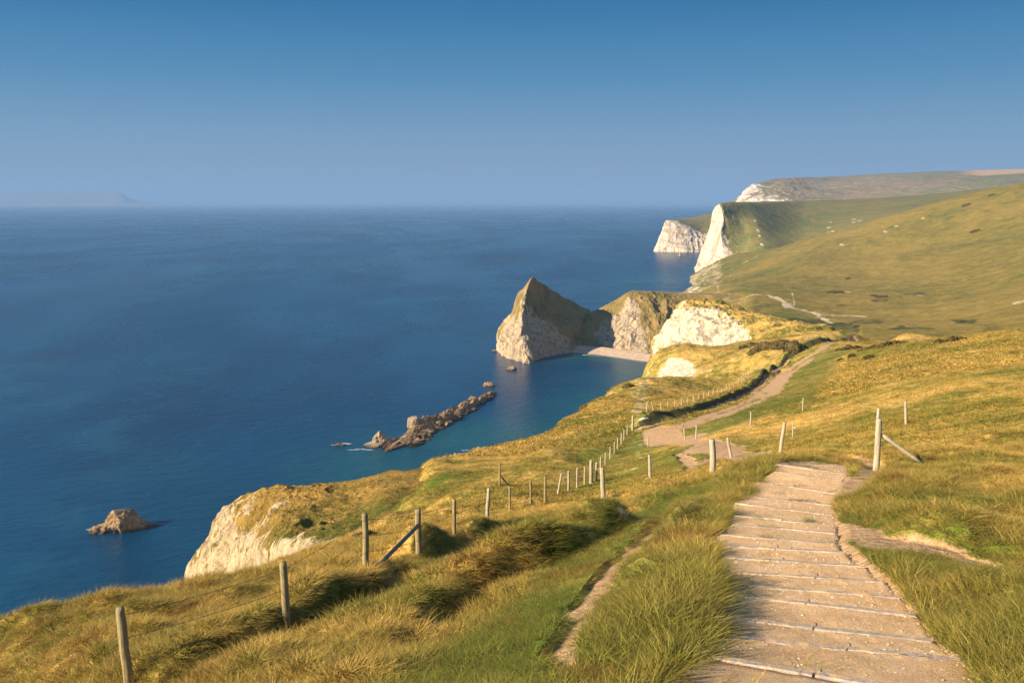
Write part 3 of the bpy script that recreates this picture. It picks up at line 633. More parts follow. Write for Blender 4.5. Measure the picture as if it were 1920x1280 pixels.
# -- isthmus ridge with pale slanted slabs, beach at its foot
patch('ridge', [
 [('z',1060,690,-6,.3,1),('z',1095,680,-6,.3,1),('z',1140,675,-6,.3,.5),('z',1190,670,-6,.3,.5),('z',1225,655,-6,.3,.5),('z',1262,640,-6,0,.5),('z',1310,640,-6,0,.5),('z',1400,600,10,0,.4),('z',1480,560,20,0,.4)],
 [(1070,654,696,.4,.6),(1098,655,693,.2,.8),(1140,658,688,.6,1),(1190,661,680,.6,1),(1226,664,674,.5,1),(1262,660,672,.1,1,0,.4),(1310,655,672,0,1),(1400,612,640,0,.5),(1480,600,575,0,.4)],
 [(1078,640,700,.4,.6),(1096,632,700,.05,.8,0,.2),(1125,628,698,.75,1),(1175,625,696,.8,1),(1222,632,690,.5,1),(1255,625,690,0,1.2,0,.5),(1305,615,692,0,1),(1395,595,660,0,.5),(1480,592,590,0,.4)],
 [(1086,618,708,.1,.6,.0,.0,.3),(1102,606,707,.0,.8),(1138,606,706,.75,1),(1180,590,706,.8,1),(1215,596,702,.25,1,0,.1),(1248,590,705,0,1.2,0,.45),(1300,582,710,0,1),(1392,576,680,.05,.5,0,.1),(1480,583,605,0,.4)],
 [(1095,598,718,.0,.6,0,0,.4),(1110,592,717,0,.7),(1148,586,716,.25,.8),(1184,566,716,.75,.8),(1208,565,716,.1,.8,0,.2),(1245,565,722,0,.9,0,.1),(1300,563,726,0,.6),(1385,564,700,.2,.5,0,.3),(1470,573,630,.1,.4)],
 [(1103,588,728,.0,.4,0,0,.8),(1118,583,728,0,.5),(1154,567,728,0,.5),(1188,548,728,.1,.5),(1206,548,729,0,.5),(1243,550,735,0,.5),(1298,550,737,0,.3),(1372,554,722,0,.3),(1460,565,648,0,.3)],
 [(1106,584,735,.1,.3,0,0,.8),(1120,580,736,0,.4),(1156,562,738,0,.4),(1190,546,738,0,.4),(1210,546,740,0,.4),(1243,547,746,0,.3),(1298,548,748,0,.3,0,0,.9),(1366,551,738,0,.3,0,0,.9),(1450,562,660,0,.3,0,0,.7)],
 [('z',1108,765,5,.5,1),('z',1122,770,8,.3,1),('z',1156,775,15,.2,1),('z',1190,775,20,.2,1),('z',1212,775,22,.2,1),('z',1243,770,28,0,1),('z',1298,765,36,0,.5),('z',1360,755,38,0,.4),('z',1450,680,36,0,.4)],
 [('z',1100,790,-10,.5,1),('z',1122,800,-10,.3,1),('z',1156,800,-10,.2,1),('z',1190,800,-10,.2,1),('z',1212,805,-10,.2,1),('z',1243,800,-10,0,1),('z',1298,800,5,0,.5),('z',1360,780,30,0,.4),('z',1450,700,34,0,.4)],
], 300, 460, M['head'], 3.6, 24.0, 0.7, 'low grassy ridge with slanted pale rock slabs behind the cove beach', 'ridge', seed=21, sink=25, sinkw=0.10)

# -- pointed headland
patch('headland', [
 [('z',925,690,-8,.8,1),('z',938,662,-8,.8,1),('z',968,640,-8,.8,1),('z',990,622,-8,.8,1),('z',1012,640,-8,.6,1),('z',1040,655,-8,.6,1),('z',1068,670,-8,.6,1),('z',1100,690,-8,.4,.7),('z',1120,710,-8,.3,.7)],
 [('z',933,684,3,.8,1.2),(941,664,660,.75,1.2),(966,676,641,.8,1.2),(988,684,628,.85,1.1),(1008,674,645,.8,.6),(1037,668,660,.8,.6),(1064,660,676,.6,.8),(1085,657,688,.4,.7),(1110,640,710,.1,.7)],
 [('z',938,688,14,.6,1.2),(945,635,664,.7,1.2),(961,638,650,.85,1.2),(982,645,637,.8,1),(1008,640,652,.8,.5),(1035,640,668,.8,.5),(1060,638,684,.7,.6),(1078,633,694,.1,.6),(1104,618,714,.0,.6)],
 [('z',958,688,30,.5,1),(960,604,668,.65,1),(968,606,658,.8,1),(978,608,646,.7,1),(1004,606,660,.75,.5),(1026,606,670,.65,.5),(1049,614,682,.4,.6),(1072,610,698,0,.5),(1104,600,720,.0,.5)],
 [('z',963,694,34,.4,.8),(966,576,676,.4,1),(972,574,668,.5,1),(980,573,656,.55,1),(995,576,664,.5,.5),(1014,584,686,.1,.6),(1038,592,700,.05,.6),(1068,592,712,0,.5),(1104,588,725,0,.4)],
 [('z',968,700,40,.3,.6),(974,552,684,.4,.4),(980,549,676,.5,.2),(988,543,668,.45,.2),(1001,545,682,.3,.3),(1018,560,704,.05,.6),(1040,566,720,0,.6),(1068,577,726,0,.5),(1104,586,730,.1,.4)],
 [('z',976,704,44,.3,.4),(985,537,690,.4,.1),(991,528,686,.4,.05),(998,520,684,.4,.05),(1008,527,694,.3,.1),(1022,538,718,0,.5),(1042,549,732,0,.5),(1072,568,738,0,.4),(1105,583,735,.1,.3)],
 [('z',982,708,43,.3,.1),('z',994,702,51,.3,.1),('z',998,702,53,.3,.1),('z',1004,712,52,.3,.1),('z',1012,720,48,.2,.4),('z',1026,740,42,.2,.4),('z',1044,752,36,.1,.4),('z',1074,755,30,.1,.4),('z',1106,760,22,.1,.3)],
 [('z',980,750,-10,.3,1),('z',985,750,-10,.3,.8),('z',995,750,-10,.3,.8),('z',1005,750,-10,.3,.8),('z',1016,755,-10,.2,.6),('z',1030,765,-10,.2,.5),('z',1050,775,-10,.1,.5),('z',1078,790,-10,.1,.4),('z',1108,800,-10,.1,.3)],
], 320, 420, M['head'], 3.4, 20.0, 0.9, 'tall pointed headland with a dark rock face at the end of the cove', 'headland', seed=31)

# -- Beach
xs = []
BE = [(1040,664),(1070,660),(1095,662),(1130,665),(1165,670),(1200,675),(1240,682)]
brow_, bbot = [], []
rowsB = [[(px, py + 4, 0) for px, py in BE]]
def sea(px, py): u, t = ray(px, py); return HC / t
beach_rows = []
for k, (dy, zz) in enumerate([(1.5, -1.2), (0, 0.35), (-3, 1.5), (-5, 2.4), (-7.5, 3.2)]):
    beach_rows.append([('w', ray(px, py)[0] * (sea(px, py) - dy * 2.2), sea(px, py) - dy * 2.2 if dy <= 0 else sea(px, py) - 8, zz, 0, 0.4, 0, 0, 1) for px, py in BE])
m, N, L, P = newmat('shingle'); M['shingle'] = m
pos = N.new('ShaderNodeNewGeometry').outputs['Position']
L.new(ramp(N, L, nz(N, L, pos, 0.3, 6, 0.7), [(0.3, (0.36, 0.27, 0.19)), (0.6, (0.55, 0.43, 0.32)), (0.8, (0.62, 0.5, 0.38))]), P.inputs['Base Color']); P.inputs['Roughness'].default_value = 0.95
patch('beach', beach_rows, 40, 160, M['shingle'], 0.6, 12.0, 0, 'curved pale shingle beach inside the cove', 'beach', seed=41)

# -- Swyre-like head (big white cliff end with a broad green down)
down_o = patch('down', [
 [('z',1275,1560,-10,1,1),('z',1300,1400,-10,1,1),('z',1340,1290,-8,1,1),('z',1400,1240,10,0,.5),('z',1440,1240,20,0,.3),('z',1520,1300,25,0,.3),('z',1620,1300,28,0,.3),('z',1760,1350,40,0,.3),('z',1960,1350,60,0,.3)],
 [('z',1300,1560,4,1,1),(1316,506,1420,1,1),(1352,497,1345,1,1),(1392,486,1335,0,.4,.0,.2),(1433,472,1310,0,.2,.2),(1510,455,1380,0,.2),(1610,430,1390,0,.2),(1760,392,1420,0,.2),(1960,350,1430,0,.2)],
 [('z',1312,1560,36,1,1),(1325,473,1440,.75,1),(1358,478,1360,.9,1),(1395,460,1370,0,.4,0,.35),(1424,450,1365,.25,.2,0,.2),(1510,435,1450,0,.2,.2),(1610,412,1470,0,.2,.2),(1760,382,1520,0,.2,.2),(1960,348,1530,0,.2)],
 [('z',1326,1560,66,1,1),(1333,440,1455,.75,1),(1352,445,1385,.7,1),(1390,430,1410,0,.4,0,.35),(1417,420,1420,.25,.2,0,.2),(1510,412,1560,0,.2,.3),(1610,398,1580,0,.2,.2),(1760,374,1640,0,.2,.3),(1960,345,1640,0,.2)],
 [('z',1333,1565,90,1,1),(1340,405,1475,1,1),(1356,408,1420,.6,1),(1385,402,1450,0,.4,0,.1),(1408,398,1475,.2,.2,0,.2),(1510,392,1660,0,.2,.2),(1610,384,1680,0,.2,.3),(1760,368,1740,0,.2,.3),(1960,343,1740,0,.2)],
 [('z',1338,1565,104,.9,.5),(1343,388,1490,.9,.4),(1352,384,1460,.3,.5),(1376,382,1490,0,.3),(1398,381,1530,.1,.2,0,.2),(1510,378,1750,0,.2,.3),(1610,375,1790,0,.2,.3),(1760,364,1850,0,.2,.3),(1960,341,1850,0,.2)],
 [('z',1340,1600,105,.2,.5),('z',1346,1540,111,.1,.3),(1353,381,1530,0,.3),(1376,379,1540,0,.3),(1400,378.5,1590,0,.2),(1510,376.5,1820,0,.2,.3),(1610,373.5,1860,0,.2,.3),(1760,363,1920,0,.2,.3),(1960,340,1920,0,.2)],
 [('z',1335,1700,90,.2,.5),('z',1346,1700,100,.1,.3),('z',1360,1700,100,0,.3),('z',1380,1700,100,0,.3),('z',1400,1760,100,0,.2),('z',1510,1980,90,0,.2),('z',1610,2000,90,0,.2),('z',1760,2080,90,0,.2),('z',1960,2080,100,0,.2)],
 [('z',1320,1850,-10,.8,.5),('z',1340,1850,-10,.8,.3),('z',1365,1850,20,0,.3),('z',1390,1880,40,0,.3),('z',1410,1950,50,0,.2),('z',1510,2100,40,0,.2),('z',1610,2150,40,0,.2),('z',1760,2200,40,0,.2),('z',1960,2200,50,0,.2)],
], 300, 460, M['far'], 5.0, 40.0, 0.5, 'tall white cliff end with a broad green down rising to the right', 'down', seed=51)
spots(down_o, [(1575,414,9,3),(1582,418,3,3),(1553,427,3,3),(1540,447,4,3),(1601,411,4,2.5),(1557,417,2.5,2),(1613,405,2.5,2),(1614,414,4,2.5),(1601,417,3,2),(1608,421,2.5,2),(1642,420,3,2.5),(1568,436,3.5,2),(1562,434,3,2),(1569,441,3.5,2),(1552,436,4,1.5),(1636,421,2,2),(1408,395,2,2.5),(1415,414,2,2),(1421,432,2,3),(1424,442,1.5,2),(1429,458,2,3)], 0, .9)
spots(down_o, [(1563,393,8,2.5),(1450,404,8,3),(1640,405,8,2),(1690,392,10,2),(1500,388,5,2)], 3, .8)
# -- white headland in the sea
patch('white_headland', [
 [('z',1220,2100,-10,1,1),('z',1226,2065,-10,1,1),('z',1250,2050,-10,1,1),('z',1280,2050,-10,1,1),('z',1320,2060,-10,1,1),('z',1360,2100,-10,1,1)],
 [('z',1224,2110,2,.9,1),(1228,472,2072,.8,1),(1252,473,2060,.9,1),(1283,475,2050,.9,1),(1318,474,2058,.9,1),('z',1365,2080,2,1,1)],
 [('z',1232,2120,30,1,1),(1237,448,2090,1,1),(1257,450,2075,1,1),(1286,455,2068,1,1),(1320,457,2075,1,1),('z',1370,2090,20,1,1)],
 [('z',1246,2130,58,1,1),(1246,422,2105,1,1),(1261,425,2094,1,1),(1288,436,2084,1,1),(1322,443,2090,1,1),('z',1375,2110,38,1,1)],
 [('z',1252,2150,70,.6,.4),(1251,413,2120,.9,.5),(1265,416,2108,.8,.5),(1290,429,2098,.7,.5),(1324,439,2105,.5,.5),('z',1378,2120,45,.3,.5)],
 [('z',1256,2200,70,.3,.4),(1258,412,2180,.1,.3),(1275,412,2190,0,.2,0,.2),(1296,413,2200,0,.2,0,.3),(1328,416,2200,0,.2,0,.3),('z',1378,2200,68,0,.2)],
 [('z',1262,2260,66,.3,.4),(1266,411.5,2260,.1,.2),(1288,409,2310,0,.2),(1310,405,2330,0,.2),(1336,399,2340,.1,.2),('z',1380,2350,95,0,.2)],
 [('z',1262,2400,-10,.3,.4),('z',1266,2450,-10,.1,.2),('z',1288,2480,-10,0,.2),('z',1310,2500,10,0,.2),('z',1336,2500,30,0,.2),('z',1380,2500,60,0,.2)],
], 200, 260, M['far'], 4.0, 30.0, 0.8, 'white chalk headland standing in the sea behind the tall cliff', 'headland', seed=61)
# -- far cliffs and hills
patch('far_hills', [
 [('z',1330,3300,-10,.5,1),('z',1370,3100,-10,.6,1),('z',1440,3000,0,.4,1),('z',1560,2800,20,0,.5),('z',1720,2700,60,0,.5),('z',1900,2600,80,0,.5),('z',2100,2500,100,0,.5)],
 [('z',1345,3400,60,.5,1),('z',1382,3200,80,.8,1),('z',1440,3100,90,.85,1),('z',1560,3000,100,0,.5),(1720,372,2900,0,.5,.3),(1900,350,2800,0,.5,.3),(2100,335,2700,0,.5)],
 [('z',1358,3500,100,.3,1),(1390,376,3350,.55,1),(1445,372,3250,.55,1),(1560,370,3200,0,.5,0,.1),(1720,356,3100,0,.5,.2),(1900,340,3000,0,.5,.4),(2100,328,2900,0,.5)],
 [('z',1372,3600,120,.3,1),(1398,364,3500,.75,1),(1450,358,3400,.4,1),(1560,352,3500,0,.5),(1720,342,3400,0,.5,.1),(1900,330,3300,0,.5,.5),(2100,322,3200,0,.5)],
 [(1390,373,3680,.2,.8),(1405,352,3650,.7,.8),(1460,346,3600,.3,1),(1560,342,3800,0,.5),(1720,333,3700,0,.5,.2),(1900,324,3700,0,.3,0,0,.9),(2100,316,3700,0,.5)],
 [(1392,366,3750,.1,.5),(1412,347,3750,.4,.4),(1468,335,3900,0,.4),(1560,332,4100,0,.4,.3),(1720,323,4100,0,.3,.4),(1900,318,4100,0,.2,0,0,.9),(2100,312,4100,0,.5)],
 [('z',1396,3900,140,.1,.5),('z',1414,3950,170,.1,.4),('z',1470,4100,200,0,.3),('z',1560,4300,215,0,.3),('z',1720,4300,235,0,.3),('z',1900,4400,250,0,.2),('z',2100,4400,265,0,.5)],
 [('z',1396,4300,-10,.1,.5),('z',1414,4400,-10,.1,.4),('z',1470,4500,60,0,.3),('z',1560,4800,80,0,.3),('z',1720,4800,100,0,.3),('z',1900,4900,100,0,.2),('z',2100,4900,100,0,.5)],
], 220, 360, M['vfar'], 11.0, 110.0, 0.9, 'hazy far cliffs and hill with a pinkish ploughed field on top', 'hill', seed=71)
# -- island on the horizon
patch('island', [
 [('z',-300,22040,-10,0,1),('z',0,22040,-10,0,1),('z',120,22040,-10,0,1),('z',240,22040,-10,0,1),('z',275,22040,-10,0,1),('z',330,22040,-10,0,1)],
 [('z',-300,22388,232,0,1),('z',0,22388,266,0,1),('z',120,22388,255,0,1),('z',235,22388,243,0,1),('z',262,22388,104,0,1),('z',330,22388,28,0,1)],
 [('z',-300,22968,336,0,1),('z',0,22968,336,0,1),('z',120,22968,359,0,1),('z',230,22968,371,0,1),('z',258,22968,173,0,1),('z',330,22968,32,0,1)],
 [('z',-300,24360,-10,0,1),('z',0,24360,-10,0,1),('z',120,24360,-10,0,1),('z',240,24360,-10,0,1),('z',275,24360,-10,0,1),('z',330,24360,-10,0,1)],
], 60, 200, M['vfar'], 12.0, 900.0, 0.2, 'faint long flat-topped island on the horizon at the far left', 'island', seed=81)
patch('distant_coast', [
 [('z',a,38000,-10,.0,1) for a in (300,600,900,1200,1420)],
 [('z',a,38200,b*2.2,.35,1) for a, b in ((300,14),(600,12),(900,20),(1200,22),(1420,22))],
 [('z',a,39500,b*2.2,.1,1) for a, b in ((300,30),(600,26),(900,50),(1200,60),(1420,60))],
 [('z',a,41500,-10,.0,1) for a in (300,600,900,1200,1420)],
], 30, 300, M['vfar'], 8.0, 260.0, 0.2, 'thin faint line of low coast along the horizon', 'coast', seed=91)

# ------------------------------------------------------------------ sea
nu, nv = 420, 560
U = np.linspace(-0.95, 0.95, nu); Vv = np.linspace(math.log(60), math.log(145000), nv)
uu, vv = np.meshgrid(U, Vv); y = np.exp(vv); x = uu * y
sh = np.zeros(x.shape)
cove = [un(px, py, sea(px, py))[:2] for px, py in [(1080,664),(1150,672),(1215,680),(1180,725),(1120,760),(1060,800),(1030,830)]]
d = pdist(x, y, cove)[0]; sh = np.maximum(sh, np.exp(-(d / 26) ** 2) * 0.9)
reefl = [un(px, py, sea(px, py))[:2] for px, py in [(720,850),(860,835),(960,810),(1040,815),(900,860),(640,890)]]
d = pdist(x, y, reefl)[0]; sh = np.maximum(sh, np.exp(-(d / 38) ** 2) * 0.65)
lft = [un(px, py, sea(px, py))[:2] for px, py in [(100,1120),(250,1080),(330,1010),(400,900),(300,860)]]
d = pdist(x, y, lft)[0]; sh = np.maximum(sh, np.exp(-(d / 25) ** 2) * 0.22)
fb = [un(px, py, sea(px, py))[:2] for px, py in [(1290,530),(1240,520),(1190,535),(1200,550)]]
d = pdist(x, y, fb)[0]; sh = np.maximum(sh, np.exp(-(d / 60) ** 2) * 0.5)
sh = np.clip(sh * (1 + 0.8 * fbm(x / 30, y / 30, o=4, s=200)), 0, 1)
m, N, L, P = newmat('sea_water'); M['sea'] = m
pos = N.new('ShaderNodeNewGeometry').outputs['Position']
at = N.new('ShaderNodeAttribute'); at.attribute_name = 'shallow'
n1 = nz(N, L, pos, 0.006, 6, 0.6, 0.5, (1, 0.5, 1))
deep = ramp(N, L, n1, [(0.35, (0.0008, 0.021, 0.064)), (0.65, (0.001, 0.054, 0.145))])
stk = ramp(N, L, nz(N, L, pos, 0.0016, 2.5, 0.5, 0.4, (1.0, 0.5, 1)), [(0.465, (0, 0, 0)), (0.5, (1, 1, 1)), (0.535, (0, 0, 0))])
deep = mix(N, L, mth(N, L, 'MULTIPLY', mth(N, L, 'MULTIPLY', stk, mrange(N, L, nz(N, L, pos, 0.02, 5, 0.7), 0.42, 0.6)), 0.35), deep, (0.02, 0.12, 0.20))
col = mix(N, L, at.outputs['Fac'], deep, (0.008, 0.085, 0.115))
L.new(col, P.inputs['Base Color']); P.inputs['IOR'].default_value = 1.33
slick = nz(N, L, pos, 0.0022, 6, 0.65, 1.5, (1.0, 0.35, 1))
rg = ramp(N, L, slick, [(0.42, (0.30,) * 3), (0.58, (0.24,) * 3)]); L.new(rg, P.inputs['Roughness'])
w1 = nz(N, L, pos, 0.10, 6, 0.62, 0.3, (1, 1.9, 1, (0, 0, 0.35))); w2 = nz(N, L, pos, 0.8, 4, 0.6, 0.2, (1, 1.8, 1))
bm = N.new('ShaderNodeBump'); bm.inputs['Distance'].default_value = 1.6; bm.inputs['Strength'].default_value = 0.5
L.new(w1, bm.inputs['Height'])
b2 = N.new('ShaderNodeBump'); b2.inputs['Distance'].default_value = 0.22; b2.inputs['Strength'].default_value = 0.4
L.new(w2, b2.inputs['Height']); L.new(bm.outputs[0], b2.inputs['Normal']); L.new(b2.outputs[0], P.inputs['Normal'])
so_ = mesh_np('sea', np.stack([x, y, np.zeros(x.shape)], -1).reshape(-1, 3), grid_faces(nv, nu), m, attrs={'shallow': ('FLOAT', sh)})
tag(so_, 'calm blue sea with fine ripples reaching the horizon', 'sea', kind='structure')

# ------------------------------------------------------------------ rocks in the sea
def ico(sub):
    import bmesh
    b = bmesh.new(); bmesh.ops.create_icosphere(b, subdivisions=sub, radius=1); b.verts.ensure_lookup_table()
    V = np.array([v.co[:] for v in b.verts]); F = np.array([[v.index for v in f.verts] for f in b.faces]); b.free(); return V, F
IV, IF = ico(5); IV4, IF4 = ico(4)
def blob(c, r, seed, amp=0.35, freq=1.3, sub=5, yaw=0):
    V, F = (IV, IF) if sub == 5 else (IV4, IF4)
    d = 1 + amp * fbm(V[:, 0] * freq + seed, V[:, 1] * freq, V[:, 2] * freq + seed * 1.7, o=5, s=seed) + amp * 0.5 * fbm(V[:, 0] * freq * 3, V[:, 1] * freq * 3 + seed, V[:, 2] * freq * 1.5, o=3, s=seed + 5, ridge=True)
    # clamp into facets
    P_ = V * d[:, None]
    rr = np.random.default_rng(seed)
    for _ in range(9):
        n = rr.normal(size=3); n /= np.linalg.norm(n); h = rr.uniform(0.62, 0.95)
        q = P_ @ n - h; P_ = P_ - np.maximum(q, 0)[:, None] * n * 0.8
    P_ = P_ * np.array(r); c_, s_ = math.cos(yaw), math.sin(yaw)
    P_ = np.stack([P_[:, 0] * c_ - P_[:, 1] * s_, P_[:, 0] * s_ + P_[:, 1] * c_, P_[:, 2]], -1)
    return P_ + np.array(c), F
def at_sea(px, py): u, t = ray(px, py); Y = HC / t; return np.array([u * Y, Y, 0.0])
def rock(name, mat, blobs, label, cat='rock', group=None, bird=False):
    mb = MB()
    for c, r, sd, amp, yaw in blobs: mb.add(*blob(c, r, sd, amp, yaw=yaw))
    base = np.array(blobs[0][0]) * [1, 1, 0]
    o = mb.build(name, mat, origin=base, smooth=False); o.location = base
    return tag(o, label, cat, group)
p = at_sea(222, 996)
rock('sea_rock', M['rock'], [(p + [1, 3, .5], (6.5, 5, 7.3), 3, .35, .2), (p + [-5.5, 0, 0], (3.6, 3, 3.0), 4, .4, .5), (p + [-7.3, -1, 0], (2.2, 2, 2.0), 5, .4, .5), (p + [5.5, 4, -.5], (3.2, 3.5, 4.5), 6, .35, .2), (p + [8.5, 5, -.6], (4.2, 2.5, 1.1), 8, .3, .5)],
     'lone brown rock with a pale top, standing off the left shore')
# reef: a long broken ledge
p0, p1 = at_sea(735, 838), at_sea(915, 742)
bl = []
rr = np.random.default_rng(5)
ang = math.atan2(p1[1] - p0[1], p1[0] - p0[0]); dirv = (p1 - p0) / np.linalg.norm(p1 - p0); nv_ = np.array([-dirv[1], dirv[0], 0])
for i in range(46):
    f = i / 45 + rr.uniform(-.01, .01); c = p0 * (1 - f) + p1 * f + nv_ * rr.uniform(-2.5, 2.5)
    h = (2.4 + 3.0 * math.exp(-((f - 0.42) / 0.25) ** 2) + 1.8 * math.exp(-((f - 0.82) / 0.1) ** 2)) * rr.uniform(0.5, 1.15)
    bl.append((c, (rr.uniform(5, 10), rr.uniform(2.0, 3.4), h * .85), 100 + i, .55, ang + rr.uniform(-.25, .25)))
for i in range(40):
    f = rr.uniform(0.02, 0.72); c = p0 * (1 - f) + p1 * f - nv_ * rr.uniform(3, 10) * (1 - .5 * f)
    bl.append((c, (rr.uniform(2, 6), rr.uniform(1.4, 3), rr.uniform(0.5, 1.7)), 160 + i, .55, ang + rr.uniform(-.6, .6)))
for i in range(12):
    f = (i + .5) / 12; c = p0 * (1 - f) + p1 * f + nv_ * rr.uniform(-1.5, .5)
    bl.append((c, (rr.uniform(13, 18), rr.uniform(3.0, 4.2), rr.uniform(1.4, 2.6)), 260 + i, .6, ang + rr.uniform(-.08, .08)))
rock('reef', M['rock'], bl, 'long jagged brown rock ledge running out from the cove', 'reef')
p = at_sea(706, 834)
rock('boulder', M['guano'], [(p + [1, 3, .5], (4.2, 4, 5.6), 31, .3, .3), (p + [-.5, -1.5, 0], (5.2, 3.4, 1.9), 32, .25, .1)], 'square pale boulder at the left end of the long rock ledge', 'rock')
p = at_sea(775, 806)
rock('boulder', M['guano'], [(p + [0, 2, 3.2], (3.6, 3.4, 3.9), 41, .2, .3)], 'round pale boulder sitting on the middle of the long rock ledge', 'rock')
rock('skerry', M['rock'], [(at_sea(916, 723), (3.6, 3, 2.0), 51, .4, .3), (at_sea(911, 724), (2.4, 3, 1.2), 52, .4, .3)], 'small low rock just past the right end of the long ledge', 'rock')
rock('skerry', M['rock'], [(at_sea(959, 693), (3.6, 3, 2.3), 53, .4, .3)], 'small tawny rock in the water just below the headland point', 'rock')
rock('skerry', M['rock'], [(at_sea(636, 834), (2.4, 2, .8), 54, .4, .3), (at_sea(642, 834), (1.8, 2, .6), 55, .4, .3)], 'wave-washed low rock left of the long ledge', 'rock')
rock('skerry', M['rock'], [(at_sea(928, 658), (2.6, 3, 1.3), 57, .4, .3)], 'tiny dark rock off the left foot of the headland', 'rock')
rock('sea_stack', M['guano'], [(at_sea(1275, 481) + [0, 0, 4], (3.4, 4, 9), 58, .3, 0), (at_sea(1275, 481), (6, 5, 3), 59, .3, 0)], 'thin little sea stack in front of the far white headland', 'sea stack')

# foam patches: thin irregular sheets round the washed rocks are part of the sea surface
m, N, L, P = newmat('foam'); M['foam'] = m
P.inputs['Base Color'].default_value = (0.55, 0.6, 0.62, 1); P.inputs['Roughness'].default_value = 0.8
mb = MB()
for (px, py, rx, ry, sd) in [(645,832,3.0,1.2,1),(676,843,5.0,0.5,2),(628,834,1.5,.5,5),(875,844,2.2,.4,3),(172,992,1.5,.6,4)]:
    c = at_sea(px, py); th = np.arange(40) / 40 * 2 * math.pi
    for k in range(3):
        r_ = 1 + 0.5 * noise(np.cos(th) * 3 + sd + k, np.sin(th) * 3, s=sd); cc = c + [rx * 0.7 * (k - 1), rx * 0.3 * (k % 2), 0.02 + .012 * k]
        ring = np.stack([cc[0] + np.cos(th) * rx * .5 * r_, cc[1] + np.sin(th) * ry * .8 * r_, np.full(40, cc[2])], -1)
        inn = cc + (ring - cc) * 0.05; mb.add(np.concatenate([inn, ring]), grid_faces(2, 40, True))
wl_ = [at_sea(px, py) for px, py in [(1074,664.6),(1090,665),(1112,666),(1135,667.5),(1160,671),(1185,675),(1206,679)]]
wl_ = cr(wl_, 120); ww = 0.7 + 0.5 * noise(wl_[:, 0] / 2.5, wl_[:, 1] / 2.5, s=8)
mb.add(np.concatenate([wl_ + [0, 0, .03] - np.stack([0 * ww, ww, 0 * ww], 1), wl_ + [0, 0, .03] + np.stack([0 * ww, ww, 0 * ww], 1)]), grid_faces(2, 120))
fo = mb.build('foam', M['foam']); tag(fo, 'thin white foam around the washed rocks', 'foam', kind='stuff')

# ------------------------------------------------------------------ stairs: path surface and timber edges
rows = []; nc = 90
W0, W1 = -0.15, 1.15
def stp(k, f):
    a, b = np.array(stepw[k][0]), np.array(stepw[k][1]); return a + (b - a) * f
fs = np.linspace(W0, W1, nc)
V = []; 
def zl(k): return (stepw[k][0][2] + stepw[k][1][2]) / 2 + 0.015
ext = np.array(stepw[0]) - np.array(stepw[1])
em = (ext[0] + ext[1]) / 2 * 3.2
edges = [(np.array(stepw[0][0]) + em, np.array(stepw[0][1]) + em)] + [(np.array(a), np.array(b)) for a, b in stepw]
a, b = edges[-1]; a2, b2 = edges[-2]; edges.append((a + (a - a2) * 1.5, b + (b - b2) * 1.5))
tread_n = 18; GS = list(np.linspace(0.012, 0.93, 16)) + [0.965, 0.992]
for k in range(len(edges) - 1):
    A0, B0 = edges[k]; A1, B1 = edges[k + 1]
    drop = 0.0 if k == 0 else min(0.07, 0.5 * abs((A0[2] + B0[2]) / 2 - (A1[2] + B1[2]) / 2))
    for j in range(tread_n):
        g = GS[j]
        a = A0 + (A1 - A0) * g; b = B0 + (B1 - B0) * g
        r_ = a[None] + (b - a)[None] * fs[:, None]
        z0 = (A0[2] + B0[2]) / 2 - drop + 0.01; z1 = (A1[2] + B1[2]) / 2 + 0.0
        cross = (r_[:, 2] - (a[2] + b[2]) / 2) * 0.8
        gg = min(1, g * 1.02)
        zz = z0 + (z1 - z0) * gg + cross - 0.006 * np.sin(math.pi * g)
        e = np.maximum(sm(0.0, W0, fs), sm(1.0, W1, fs)); zz = zz - 0.11 * e
        zz = zz + 0.018 * fbm(r_[:, 0] * 2.2, r_[:, 1] * 2.2, o=4, s=300) + 0.006 * noise(r_[:, 0] * 14, r_[:, 1] * 14, s=301)
        V.append(np.stack([r_[:, 0], r_[:, 1], zz], -1))
V = np.array(V)
pm = mesh_np('footpath', V.reshape(-1, 3), grid_faces(V.shape[0], nc), M['path'])
tag(pm, 'pale gritty stepped footpath going down the slope', 'path', kind='structure')
st = empty('stairway', stepw[8][0])
tag(st, 'flight of low steps edged with weathered grey timber boards, leading downhill on the right', 'steps')
